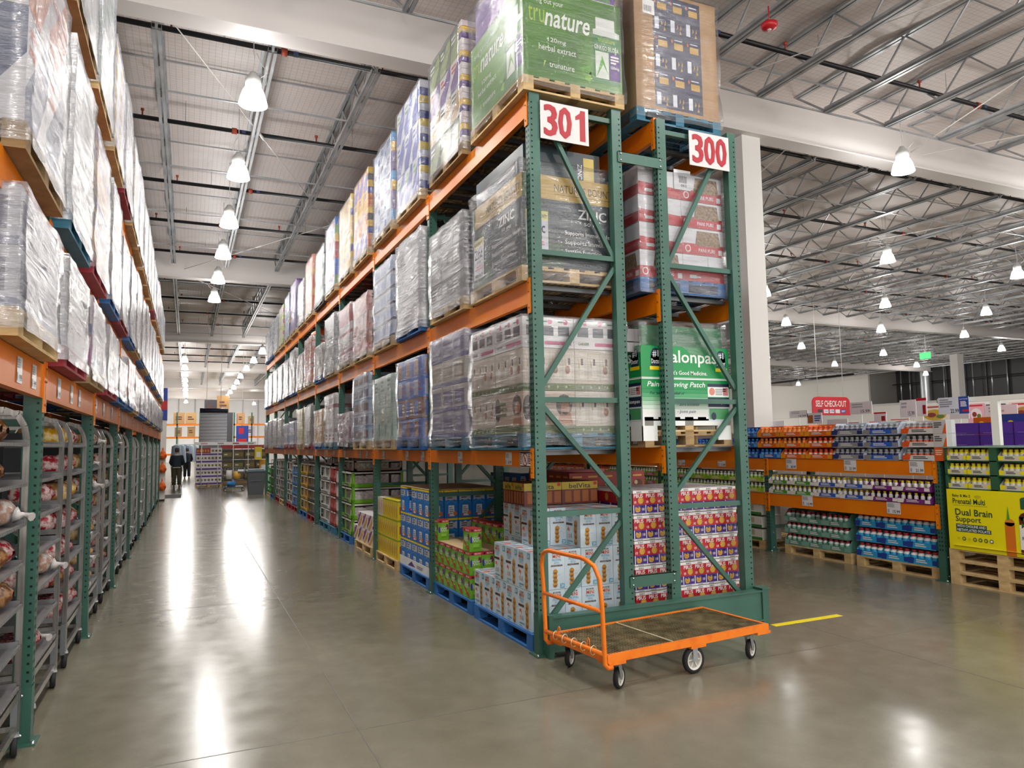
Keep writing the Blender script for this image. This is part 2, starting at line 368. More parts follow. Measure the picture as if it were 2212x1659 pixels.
# lamps
LG = mt('#ffffff', .3, 0, 22.0); LH = mt('#d9d9d6', .4, .2)
def lamp_proto():
    t = thing('hanging_lamp', 'x', 'lamp', 'bell lamps hanging from the roof joists')
    b = MB(); pr = [(.11, .15), (.13, .11), (.165, .05), (.195, -.04), (.215, -.12), (.226, -.17), (.22, -.17), (.205, -.11), (.18, -.03)]
    b.lathe(pr, LG, 24); obj('lamp_shade', b, t)
    b = MB(); b.lathe([(0, .38), (.05, .38), (.07, .34), (.1, .3), (.125, .26), (.13, .17), (.0, .17)], LH, 16); obj('lamp_housing', b, t)
    b = MB(); b.tube([(0, 0, .38), (.02, 0, .5), (0, 0, .75), (0, 0, 1.5)], .008, WHITE, 5); b.tube([(.1, 0, .3), (.22, .03, .42), (.12, .05, .6), (.05, 0, .72)], .006, WHITE, 5); obj('cord', b, t)
    return t
lamp0 = None
def lamp(x, y, label, z=7.5, k=1.0):
    global lamp0
    if lamp0 is None: lamp0 = lamp_proto(); lamp0.location = (x, y, z); lamp0['label'] = label; t = lamp0
    else: t = dup(lamp0, (x, y, z), R.random() * 6, label)
    ld = bpy.data.lights.new('lamp_light', 'SPOT'); ld.energy = LAMP_W * k; ld.shadow_soft_size = .16; ld.spot_size = math.radians(152); ld.spot_blend = .75; ld.color = (1.0, .965, .915)
    lo = bpy.data.objects.new('lamp_light', ld); COL.objects.link(lo); lo.location = (x, y, z - .24)
    ld = bpy.data.lights.new('lamp_glow', 'POINT'); ld.energy = LAMP_W * k * .36; ld.shadow_soft_size = .2; ld.color = (1.0, .965, .915)
    lo = bpy.data.objects.new('lamp_glow', ld); COL.objects.link(lo); lo.location = (x, y, z - .27)
for i, (x, y) in enumerate([(-1.904, 6.545), (-1.918, 10.048), (-1.923, 13.597), (-1.926, 16.886), (-1.94, 20.348), (-1.948, 23.771)]):
    lamp(x, y, 'glowing bell lamp, %s from the camera in the row over the aisle' % nth(i), k=.78)
for i, (x, y) in enumerate([(1.192, 39.291), (1.089, 44.228), (1.0, 49.317), (.98, 55.453), (1.055, 61.098), (1.1, 67), (1.1, 73), (1.1, 79), (1.1, 85)]):
    lamp(x, y, 'small bell lamp, %s in the distant row over the far right racks' % nth(i), k=2)
for i in range(8): lamp(-3.05, 45 + 5 * i, 'distant bell lamp, %s in the stacked column above the far aisle' % nth(i), k=1.6)
for i, (x, y) in enumerate([(10.888, 4.533), (17.48, 10.074), (24.393, 15.616), (30.54, 20.719), (40.165, 28.211), (23.983, 9.97), (30.709, 15.33), (37.083, 20.577), (17.627, 15.585), (23.888, 20.721), (31.731, 27.278), (33.331, 31.878), (42.697, 34.482), (46, 24), (50, 33)]):
    lamp(x, y, ['largest bell lamp, below the white girder at upper right', 'bell lamp hanging right of the white column, second in its diagonal'][i] if i < 2 else 'bell lamp above the sales floor right of the white column, %s of fifteen' % nth(i))
for i in range(6): lamp(7.2 + 6.6 * i, 34 + i * 3, 'far bell lamp low over the checkout side, %s from the left' % nth(i))
for i, (x, y) in enumerate(((55, 50), (56, 60), (50, 68), (44, 58), (58, 38))): lamp(x, y, 'tiny bell lamp near the white side wall, %s of five' % nth(i), k=3)
for i, (x, y) in enumerate(((-3.05, 90), (1.1, 92), (5, 93), (-7, 93))): lamp(x, y, 'added tiny bell lamp brightening the far wall, %s of four' % nth(i), k=3)  # extra lamps added only to brighten the far wall
for x, y in ((-1.9, 3.0), (-1.9, -.5), (-1.9, -4), (-1.9, -8), (3.4, -3.2), (10.9, -.9), (10.9, -6.3), (17.5, 4.5), (4.3, -8.5), (17.5, -1)): lamp(x, y, 'bell lamp of the near rows above and behind the viewpoint', k=.72 if x < 0 else 1)

# ------------------------------------------------------------------ pallet racks
BAY = 2.859
def plate(mb, o, u, v, w, h, cols, hw, hh, pitch, mat, v0=.06):
    """sheet with rows of real holes"""
    o, u, v = V(o), V(u), V(v); e = [0]
    for c in cols: e += [c - hw / 2, c + hw / 2]
    e.append(w)
    P = lambda a, b: o + u * a + v * b
    for i in range(0, len(e), 2): mb.face([P(e[i],0), P(e[i+1],0), P(e[i+1],h), P(e[i],h)], mat)
    n = int((h - 2 * v0) / pitch)
    for c in cols:
        y = 0
        for i in range(n + 1):
            z = v0 + i * pitch; mb.face([P(c-hw/2,y), P(c+hw/2,y), P(c+hw/2,z), P(c-hw/2,z)], mat); y = z + hh
        mb.face([P(c-hw/2,y), P(c+hw/2,y), P(c+hw/2,h), P(c-hw/2,h)], mat)
def post_mesh(h, side, holes=True):
    """post w .1 (x) d .08 (y), origin at outer/front/bottom; perforated load face on -x when side<0 else +x"""
    b = MB(); W, D = .1, .08
    if holes:
        c = .022 if side < 0 else W - .022
        plate(b, (0,0,0), (1,0,0), (0,0,1), W, h, [c], .014, .014, .0508, GREEN)
        plate(b, (W,D,0), (-1,0,0), (0,0,1), W, h, [W - c], .014, .014, .0508, GREEN)
        if side < 0: plate(b, (0,D,0), (0,-1,0), (0,0,1), D, h, [.022, .056], .015, .022, .0508, GREEN); b.face([(W,0,0),(W,D,0),(W,D,h),(W,0,h)], GREEN)
        else: plate(b, (W,0,0), (0,1,0), (0,0,1), D, h, [.022, .056], .015, .022, .0508, GREEN); b.face([(0,D,0),(0,0,0),(0,0,h),(0,D,h)], GREEN)
        b.box(.006, .006, 0, W - .006, D - .006, h - .01, BLACK)  # black core added in place of shade, so the holes read dark
    else: b.box(0, 0, 0, W, D, h, GREEN, 't')
    return b
_pm = {}
def post(parent, x, y, h, side, holes=True, base=True):
    k = (round(h, 2), side, holes)
    if k not in _pm: _pm[k] = post_mesh(h, side, holes).mesh('post')
    p = obj('post', _pm[k], parent, (x, y, 0))
    if base:
        if 'base' not in _pm:
            b = MB(); b.box(-.035, -.04, 0, .135, .12, .012, GREEN); b.box(-.004, -.004, .012, .104, .084, .34, GREEN, 'bt')
            for q in ((.05, -.005, .29), (.05, -.005, .06)): b.lathe([(0, -.006), (.009, -.006), (.011, 0)], STEEL, 8, q, 'y')
            for q in ((-.02, -.025), (.12, -.025)): b.lathe([(.012, 0), (.012, .012), (0, .014)], STEEL, 8, (q[0], q[1], .012))
            _pm['base'] = b.mesh('base_plate')
        obj('base_plate', _pm['base'], p)
    return p
def frame(x0, x1, y, h, label, levels, flip=False, name='rack_upright_frame', holes=True, d=None, group=None):
    t = thing(name, label, 'rack frame', group, (x0, y, 0)); W = x1 - x0
    post(t, 0, 0, h, -1, holes); post(t, W - .1, 0, h, 1 if holes else 1, holes)
    X = lambda f: (.1 + f * (W - .2)) if not flip else (W - .1 - f * (W - .2))
    bm = MB()
    for z in levels:
        b = MB(); b.box(.1, .02, z - .045, W - .1, .06, z, GREEN); obj('brace', b, t)
    for fa, za, fb, zb in (d or [(.12, 4.62, 1, 3.42), (1, 3.33, 0, 2.25), (0, 2.06, 1, 1.27), (1, 1.05, .06, .3)]):
        if za > h: za = h - .05
        b = MB(); b.bar((X(fa), .04, za), (X(fb), .04, zb), .04, .035, GREEN, (0, 1, 0)); obj('brace', b, t)
    return t
LV = [(4.83, .2), (3.16, .2), (1.69, .145)]
LVN = ['top', 'middle', 'lower']
def beam_mesh(L, hgt, dx):
    """beam along +y; dx=-1 outer face toward -x"""
    b = MB(); x0, x1 = (0, .05)
    b.box(x0, 0, -hgt, x1, L, -.03, ORANGE); b.box(x0 + (.0 if dx < 0 else .02), 0, -.03, x1 - (.02 if dx < 0 else 0), L, 0, ORANGE)
    return b
def conn_mesh(hgt):
    b = MB(); b.box(-.008, -.004, -hgt - .09, .0, .045, .02, ORANGE); b.box(-.008, -.006, -hgt - .09, .062, -.0005, .02, ORANGE)
    for z in (-.02, -hgt * .5, -hgt - .04): b.lathe([(.0, -.0045), (.008, -.0045), (.008, 0)], mt('#8a4a14', .5), 6, (-.008, .02, z), 'x')
    return b
_bm = {}
def beam(x, y, z, L, hgt, dx, label):
    k = (round(L, 2), hgt, dx)
    if k not in _bm: _bm[k] = (beam_mesh(L, hgt, dx).mesh('beam_rail'), conn_mesh(hgt).mesh('end_connector'))
    t = thing('rack_crossbar', label, 'rack beam', 'orange load beams', (x, y, z))
    obj('beam_rail', _bm[k][0], t)
    a = obj('end_connector', _bm[k][1], t, (0, -.04, 0)); c = obj('end_connector', _bm[k][1], t, (0, L + .04, 0))
    if dx > 0:
        for o in (a, c): o.scale = (-1, 1, 1); o.location.x = .05
    c.scale = (c.scale[0], -1, 1)
    return t
def deck_mesh(w, d):
    b = MB(); G = mt('#6d6f72', .4, .6)
    for i in range(4): y = .12 + i * (d - .24) / 3; b.box(0, y - .03, -.045, w, y + .03, -.006, G)
    n = int(d / .1)
    for i in range(n + 1): b.box(0, i * d / n - .002, -.004, w, i * d / n + .002, .001, G)
    n = int(w / .06)
    for i in range(n + 1): b.box(i * w / n - .002, 0, -.001, i * w / n + .002, d, .003, G)
    return b
_dk = {}
def deck(x, y, z, w, d, label):
    k = (round(w, 2), round(d, 2))
    if k not in _dk: _dk[k] = deck_mesh(w, d).mesh('wire_deck')
    return solo('wire_deck', _dk[k], label, 'wire deck', 'wire decks on the rack beams', (x, y, z))
NB = 8
OPOST = [k for k in range(NB + 1)]
for k in OPOST:
    y = k * BAY
    frame(-.1, .847, y, 4.83, 'perforated green end frame on the left, beside the cart handle' if k == 0 else 'green upright frame, %s behind the 301 end frame' % nth(k - 1), [4.74, 3.436, 2.145, 1.17] if k == 0 else [4.6, 3.43, 2.14, 1.17, .3], holes=k < 4)
for k in range(6):
    frame(1.251, 2.206, k * BAY, 4.83, 'perforated green end frame on the right, before the red cracker boxes' if k == 0 else 'green upright frame of the 300 row, %s behind its end frame' % nth(k - 1), [4.74, 3.436, 2.145, 1.17] if k == 0 else [4.6, 3.43, 2.14, 1.17, .3], flip=True, holes=k < 2)
for j, (z, hgt) in enumerate(LV):
    for k in range(NB):
        y = k * BAY + .08; L = BAY - .08
        beam(-.1, y, z, L, hgt, -1, 'orange %s-level beam on the aisle side, %s bay of the 301 row' % (LVN[j], nth(k)))
        if k < 5: beam(.797, y, z, L, hgt, 1, 'orange %s-level inner beam, %s bay of the 301 row' % (LVN[j], nth(k)))
        deck(-.048, y + .01, z, .843, L / 2 - .02, 'wire deck, near half of the %s bay, %s level, 301 row' % (nth(k), LVN[j])); deck(-.048, y + L / 2 + .01, z, .843, L / 2 - .02, 'wire deck, far half of the %s bay, %s level, 301 row' % (nth(k), LVN[j]))
        if k < 5:
            beam(1.251, y, z, L, hgt, -1, 'orange %s-level inner beam, %s bay of the 300 row' % (LVN[j], nth(k)))
            beam(2.156, y, z, L, hgt, 1, 'orange %s-level outer beam, %s bay of the 300 row' % (LVN[j], nth(k)))
            if k < 3: deck(1.303, y + .01, z, .851, L / 2 - .02, 'wire deck, near half of the %s bay, %s level, 300 row' % (nth(k), LVN[j])); deck(1.303, y + L / 2 + .01, z, .851, L / 2 - .02, 'wire deck, far half of the %s bay, %s level, 300 row' % (nth(k), LVN[j]))
# row spacers
for z0, nm in ((4.33, 'upper'), (.47, 'lower')):
    b = MB(); b.box(.80, -.012, z0, 1.30, -.002, z0 + .1, GREEN); b.box(.80, -.012, z0 + .095, 1.30, .02, z0 + .1, GREEN)
    for x in (.83, 1.27):
        for q in (z0 + .02, z0 + .08): b.lathe([(0, -.008), (.009, -.008), (.009, 0)], STEEL, 8, (x, -.012, q), 'y')
    solo('row_spacer', b, '%s green row spacer bolted between the 301 and 300 frames' % nm, 'row spacer', 'row spacers')
# end guard rail
t = thing('end_guard_rail', 'green steel guard rail along the floor at the rack end', 'guard rail', None, (0, 0, 0))
b = MB(); b.box(-.02, -.1, .05, 2.2, -.02, .33, GREEN); b.box(-.02, -.115, .318, 2.2, -.02, .333, GREEN); b.box(-.02, -.115, .05, 2.2, -.02, .065, GREEN); obj('rail', b, t)
b = MB(); b.box(2.2, -.115, .0, 2.275, -.01, .345, GREEN); b.box(2.19, -.13, .345, 2.29, .0, .355, GREEN); obj('end_cap', b, t)
b = MB(); b.box(-.06, -.115, .0, -.02, -.01, .345, GREEN); obj('end_cap', b, t)
# aisle signs
SIGN = mt('#dcd9d8', .45); SRED = mt('#b0182a', .45)
for s, x in (('301', 0.0), ('300', 1.617)):
    t = thing('aisle_sign', 'white aisle number sign with red digits %s' % s, 'sign', 'aisle number signs', (x, -.012, 4.42))
    b = MB(); b.box(0, -.008, 0, .487, 0, .345, SIGN); f = Face(b, (0, -.008, 0), (1,0,0), (0,0,1), .487, .345)
    for i, c in enumerate(s):
        if c == '1': f.poly([(.81, .09), (.93, .09), (.93, .92), (.83, .92), (.815, .84), (.72, .74), (.72, .64), (.81, .68)], SRED, 1)
        else: f.txt(c, .075 + i * .295, .09, .335 + i * .295, .92, SRED, 1)
    # thicken the digits like heavy condensed numerals
    for i, c in enumerate(s):
        for dx in (-.014, .014) if c != '1' else (): f.txt(c, .075 + i * .295 + (.04 if c == '1' else 0) + dx, .085, .335 + i * .295 - (.01 if c == '1' else 0) + dx, .925, SRED, 2 + (dx > 0))
    obj('panel', b, t)

# ------------------------------------------------------------------ pallets
_pl = {}
def comb(mb, x0, x1, d, z0, zb, z1, mat):
    """bottom board with three upstanding blocks, one connected solid"""
    g = .12; m_ = (d - g) / 2
    out = [(0, z0), (d, z0), (d, z1), (d - g, z1), (d - g, zb), (m_ + g, zb), (m_ + g, z1), (m_, z1), (m_, zb), (g, zb), (g, z1), (0, z1)]
    n = len(out); base = len(mb.v); k = mb.m(mat)
    for x in (x0, x1): mb.v += [(x, y, z) for y, z in out]
    fl = [((0, 1, 4, 9), 0), ((0, 9, 10, 11), 0), ((1, 2, 3, 4), 0), ((4, 5, 8, 9), 0), ((5, 6, 7, 8), 0)]
    for q_, _ in fl: mb.f.append(tuple(base + n + i for i in q_)); mb.f.append(tuple(base + i for i in reversed(q_))); mb.mi += [k, k]; mb.sm += [False, False]
    for i in range(n): j = (i + 1) % n; mb.f.append((base + i, base + j, base + n + j, base + n + i)); mb.mi.append(k); mb.sm.append(False)
def pallet_parts(w, d, mat, legs=3):
    k = (round(w, 2), round(d, 2), mat.name, legs)
    if k in _pl: return _pl[k]
    a = MB(); n = 7
    for i in range(n): x = i * (w - .1) / (n - 1); a.box(x, 0, .122, x + .1, d, .14, mat)
    for i in range(3): y = i * (d - .12) / 2; a.box(.001, y, .105, w - .001, y + .12, .122, mat)
    c = MB(); comb(c, 0, .1, d, 0, .018, .105, mat); b = MB(); b.box(0, 0, 0, w - .2, .12, .018, mat)
    _pl[k] = (a.mesh('deck_boards'), c.mesh('stringer'), b.mesh('base_board')); return _pl[k]
PNAME = {WOOD.name: 'light wooden', WOODD.name: 'weathered wooden', BLUEP.name: 'blue', TEALP.name: 'faded blue', REDP.name: 'dark red', BLKP.name: 'black'}
def pallet(x, y, z, w, d, mat, where, rz=0):
    a, c, b = pallet_parts(w, d, mat)
    t = thing('pallet', '%s pallet %s' % (PNAME[mat.name], where), 'pallet', 'pallets', (x, y, z), rz)
    obj('deck_boards', a, t)
    for i in range(3): obj('stringer', c, t, (i * (w - .1) / 2, 0, 0))
    obj('base_board', b, t, (.1, 0, 0)); obj('base_board', b, t, (.1, d - .12, 0))
    return t
def film_mb(w, d, h, mat, seed=0, amp=.014, drop=.08, n=12, m=14, top=True):
    """loose stretch film around a w x d x h load at the origin"""
    b = MB(); k = b.m(mat); per = []
    for i in range(n): per.append((i / n * w, 0))
    for i in range(n): per.append((w, i / n * d))
    for i in range(n): per.append((w - i / n * w, d))
    for i in range(n): per.append((0, d - i / n * d))
    L = len(per); cx, cy_ = w / 2, d / 2
    for j in range(m + 1):
        z = -drop + (h + drop) * j / m
        for i, (x, y) in enumerate(per):
            corner = (i % n == 0)
            q = noise.noise(V((x * 2.3 + seed * 7.1, y * 2.3, z * 4.5 + seed))) ; q2 = noise.noise(V((x * 6 + seed * 3, y * 6, z * 9 - seed)))
            e = .009 + amp * (.5 + q) + amp * .5 * q2 + (.004 if corner else 0)
            if j <= 1: e += .01
            e = max(e, .004)
            ox = -e if x == 0 else (e if x == w else 0); oy = -e if y == 0 else (e if y == d else 0)
            b.v.append((x + ox, y + oy, z + (.012 * q2 if j else -.03 * (.5 + q))))
    for ins, zz in ((.06, .012), (.2, .006)) if top else ():
        for i, (x, y) in enumerate(per):
            q = noise.noise(V((x * 5 + seed, y * 5, 3)))
            b.v.append((x + (cx - x) * ins, y + (cy_ - y) * ins, h + zz + .02 * abs(q)))
    rows = m + (2 if top else 0)
    for j in range(rows):
        for i in range(L):
            a = j * L + i; c = j * L + (i + 1) % L; b.f.append((a, c, c + L, a + L)); b.mi.append(k); b.sm.append(True)
    return b
def art_case(F, base, acc, ink, seed, style):
    rr = random.Random(seed)
    if style == 'plain': return
    if style == 'band': F.rect(0, .0, 1, .3, acc); F.lines(.1, .45, .7, .85, 3, ink, 1, seed)
    elif style == 'panel': F.rect(.08, .12, .55, .88, acc); F.lines(.62, .3, .92, .8, 3, ink, 1, seed)
    elif style == 'window': F.rect(.1, .25, .9, .8, ink); F.rect(0, 0, 1, .15, acc)
    elif style == 'text': F.lines(.08, .5, .6, .9, 3, ink, 1, seed); F.rect(.7, .12, .92, .5, acc)
    elif style == 'stripe': F.rect(.0, .42, 1, .58, acc); F.lines(.2, .08, .8, .36, 2, ink, 1, seed)
    elif style == 'diag': F.poly([(0, 0), (.5, 0), (1, .6), (1, 1), (.8, 1), (0, .3)], acc); F.lines(.1, .6, .5, .9, 2, ink, 1, seed)
def load_cases(t, w, d, h, nl, nx, ny, cols, style, seed, jit=.004, corner=None, r=.45, sides='flr'):
    rr = random.Random(seed)
    lh = h / nl
    for l in range(nl):
        b = MB(); base, acc, ink = [mt(c, r) for c in cols[l % len(cols)]]
        cw, cd_ = w / nx, d / ny
        for i in range(nx):
            for j in range(ny):
                if 0 < i < nx - 1 and 0 < j < ny - 1 and l < nl - 1: continue
                q = rr.uniform(0, jit); x0, y0, z0 = i * cw + .002 + q, j * cd_ + .002 + q, l * lh
                x1, y1, z1 = x0 + cw - .005 - q, y0 + cd_ - .005 - q, z0 + lh - .004
                b.box(x0, y0, z0, x1, y1, z1, base); f = faces(b, x0, y0, z0, x1, y1, z1)
                if i == 0 and 'l' in sides: art_case(f['l'], base, acc, ink, seed + j, style)
                if i == nx - 1 and 'r' in sides: art_case(f['r'], base, acc, ink, seed + j, style)
                if j == 0 and 'f' in sides: art_case(f['f'], base, acc, ink, seed + i, style)
        obj('case_layer', b, t)
def corner_post(t, x, y, h, mat, s=.05):
    b = MB(); b.box(x - .006, y - .006, 0, x + s, y, h, mat); b.box(x - .006, y - .006, 0, x, y + s, h, mat); obj('corner_board', b, t)
def gload(x, y, z, w, d, h, pal, desc, where, cols, style='text', nl=4, nx=2, ny=2, film=2, seed=0, group='shrink-wrapped pallet loads', pw=None, extra=None, sides='fl'):
    """pallet + wrapped load (two top-level things)"""
    if pal is not None: pallet(x, y, z, w, d, pal, 'under ' + where); z += .14
    t = thing('wrapped_load', (desc + ', ' + where), 'pallet load', group, (x + .01, y + .01, z)); w -= .02; d -= .02
    load_cases(t, w, d, h, nl, nx, ny, cols, style, seed, sides=sides)
    if extra: extra(t, w, d, h)
    if film: obj('stretch_wrap', film_mb(w, d, h, FILM[film], seed + x * 3 + y), t)
    return t
X0 = -.17; PW = 1.02
def slot(k, i, wid=1.26): return k * BAY + (.10 if i == 0 else 1.45)
def at_level(lv): return LV[lv][0] + .005

# ------------------------------------------------------------------ named loads at the rack end
def trunature():
    y, z = -.02, at_level(0)
    pallet(-.16, y, z, 1.04, 1.28, WOOD, 'of light boards overhanging the 301 sign'); z += .14
    t = thing('wrapped_load', 'green herbal supplement shipper with purple lid on the light pallet above 301', 'pallet load', 'shrink-wrapped pallet loads', (-.15, y + .01, z))
    W, D, H = 1.02, 1.26, .86; G1 = noisy('green_printed_carton', '#22541a', '#5f9a28', (1.3, 1.3, 1.1), .35, lo=.3, hi=.65)
    b = MB(); b.box(0, 0, 0, W, D, H, G1); f = faces(b, 0, 0, 0, W, D, H)
    WH = mt('#eef2ea', .4); LM = mt('#a6c83a', .4); DG = mt('#23521c', .4)
    for s, F in (('f', f['f']), ('l', f['l'])):
        F.txt('bring out your', .08, .80, .40, .88, WH, 2, False); F.txt('tru', .05, .60, .21, .77, LM, 2, False); F.txt('nature', .21, .58, .66, .76, WH, 2, True, .05)
        F.txt('120mg', .24, .40, .42, .46, WH, 2, False); F.txt('herbal extract', .15, .31, .52, .375, WH, 2, False); F.txt('trunature', .25, .14, .5, .19, WH, 2, False)
        F.poly([(.19, .12), (.22, .2), (.2, .2)], LM, 2)
        # bottle picture
        F.rect(.70, .08, .98, .66, mt('#2c7a2c', .35), 1); F.ell(.84, .66, .14, .05, mt('#dfe5dc', .35), 1); F.rect(.73, .68, .93, .82, mt('#e6eae4', .3), 2); F.rect(.70, .62, .98, .68, mt('#dfe5dc', .3), 2)
        F.txt('GINKGO BILOBA', .71, .46, .97, .51, WH, 3); F.rect(.87, .14, .98, .45, PURPLE, 3); F.rect(.72, .14, .86, .44, mt('#dfe8da', .4), 3); F.poly([(.73, .15), (.79, .4), (.85, .2), (.8, .3)], mt('#5aa32d', .4), 4)
        F.txt('120mg', .88, .26, .97, .30, WH, 4); F.lines(.88, .32, .97, .42, 3, WH, 4, 2); F.txt('trunature', .75, .55, .93, .59, LM, 3); F.poly([(.6, .1), (.68, .2), (.66, .06)], mt('#7fb935', .4), 2); F.poly([(.56, .2), (.66, .26), (.68, .14)], mt('#5b9e2c', .4), 2)
    obj('carton', b, t)
    b = MB(); b.box(.04, .04, H, W - .04, D - .04, H + .42, PURPLE); f = faces(b, .04, .04, H, W - .04, D - .04, H + .42)
    for F in (f['f'], f['l']):
        F.rect(.62, .1, .95, .9, mt('#3f7f2c', .4)); F.rect(.66, .3, .92, .75, mt('#d9e0d4', .4), 2); F.rect(.05, .2, .55, .5, mt('#6f3a96', .4)); F.rect(0, .0, 1, .08, mt('#d9e0d4', .4))
    obj('lid_carton', b, t); obj('stretch_wrap', film_mb(W, D, H + .42, FILM[0], 3, .012), t)
def navy_load():
    y, z = -.02, at_level(0)
    pallet(1.10, y + .12, z, 1.02, 1.2, TEALP, 'under the brown shipper with navy cases above 300'); z += .14
    t = thing('wrapped_load', 'tall brown carton with window onto navy boxes, wrapped, above the 300 sign', 'pallet load', 'shrink-wrapped pallet loads', (1.11, y + .13, z))
    W, D, H = 1.0, 1.18, 1.24; b = MB(); b.box(0, 0, 0, W, D, H, CARD); f = faces(b, 0, 0, 0, W, D, H)
    NV = mt('#23264a', .4); NV2 = mt('#1b1e3c', .4); WH = mt('#dfe2ea', .4); GO = mt('#c79b3d', .4)
    F = f['f']; F.rect(.22, .03, .80, .97, NV2, 1)
    for r_ in range(6):
        for c in range(3):
            a0, b0 = .225 + c * .192, .035 + r_ * .156
            F.rect(a0, b0, a0 + .186, b0 + .15, NV, 2)
            if r_ % 2 == 0: F.rect(a0 + .015, b0 + .02, a0 + .065, b0 + .12, WH, 3); [F.poly([(a0 + .09 + i * .04, b0 + .05), (a0 + .11 + i * .04, b0 + .07), (a0 + .1 + i * .04, b0 + .1)], GO, 3) for i in (0, 1)]; F.poly([(a0 + .12, b0 + .015), (a0 + .15, b0 + .02), (a0 + .13, b0 + .05)], GO, 3)
            else: F.rect(a0 + .05, b0 + .035, a0 + .16, b0 + .09, GO, 3); F.rect(a0 + .055, b0 + .11, a0 + .15, b0 + .118, WH, 3); F.poly([(a0 + .012, b0 + .1), (a0 + .026, b0 + .12), (a0 + .04, b0 + .1), (a0 + .026, b0 + .08)], mt('#d0662c', .4), 3)
    F.rect(.1, .78, .24, .9, WHITE, 4); [F.rect(.115 + i * .012, .8, .12 + i * .012, .85, BLACK, 5) for i in range(8)]
    L = f['l']; L.rect(.55, .86, .68, .95, WHITE, 2); [L.rect(.57 + i * .012, .87, .575 + i * .012, .93, BLACK, 3) for i in range(8)]
    obj('carton', b, t); obj('stretch_wrap', film_mb(W, D, H, FILM[0], 9, .016), t)
def zinc():
    y, z = -.0, at_level(1)
    y = .06
    pallet(-.15, y + .04, z, 1.05, 1.24, WOOD, 'under the dark zinc supplement shipper'); z += .14
    t = thing('wrapped_load', 'wrapped dark zinc supplement shipper with gold band, middle level behind 301 frame', 'pallet load', 'shrink-wrapped pallet loads', (-.13, y + .05, z))
    W, D, H = 1.0, 1.2, .84; DK = noisy('dark_slate_carton', '#232b30', '#36434a', (1, 1, 1), .3); GB = mt('#b8963a', .35); WH = mt('#e8e8e6', .4); OG = mt('#3c5a26', .4)
    b = MB(); b.box(0, 0, 0, W, D, H, DK); f = faces(b, 0, 0, 0, W, D, H)
    for F in (f['f'], f['l']):
        F.rect(0, .74, 1, 1, GB); F.rect(0, .74, .06, 1, OG, 2); F.txt("NATURE'S BOUNTY", .32, .83, .97, .92, mt('#2c2a22', .4), 2, False); F.rect(.32, .80, .97, .805, mt('#2c2a22', .4), 2)
        F.rect(.0, .0, .4, .28, mt('#2e4724', .35)); F.rect(.02, .08, .26, .62, mt('#314c2a', .25), 2); F.rect(.05, .64, .22, .74, mt('#26351f', .3), 2); F.rect(.03, .50, .25, .60, mt('#d9cf8a', .4), 3); F.txt("NATURE'S BOUNTY", .04, .525, .24, .565, mt('#2c2a22', .4), 4)
        F.rect(.03, .12, .25, .50, mt('#c9c9d2', .4), 3); F.txt('Zinc', .05, .36, .22, .48, NAVY, 4, True); F.txt('50 mg', .09, .30, .19, .34, NAVY, 4, False); F.lines(.05, .22, .23, .28, 2, PINK, 4, 5); F.txt('IMMUNE HEALTH', .05, .14, .22, .18, OG, 4)
        F.txt('ZINC', .56, .56, .86, .67, WH, 2); F.txt('50 mg', .62, .48, .8, .53, WH, 2, False)
        for i, s in enumerate(('Supports Immune Health', 'Supports Immune', 'System Function')): F.txt(s, .42, .36 - i * .1, (.97, .86, .8)[i], .42 - i * .1, WH, 2, False)
        F.txt("Nature's Bounty", .5, .04, .8, .07, mt('#8c8f92', .4), 2, False)
    obj('carton', b, t)
    b = MB(); b.box(.03, .03, H, W - .18, D - .04, H + .27, DK); f = faces(b, .03, .03, H, W - .18, D - .04, H + .27)
    F = f['f']; F.rect(.78, 0, .92, .85, mt('#cbb257', .4)); F.txt('ZINC', .70, .08, .76, .6, WH, 2, rot=True); F.rect(.96, 0, 1, 1, mt('#4a3f34', .4)); f['l'].rect(.3, .1, .9, .7, mt('#4b5559', .4))
    obj('lid_carton', b, t); obj('stretch_wrap', film_mb(W, D, H + .12, FILM[0], 5, .02, .12), t)
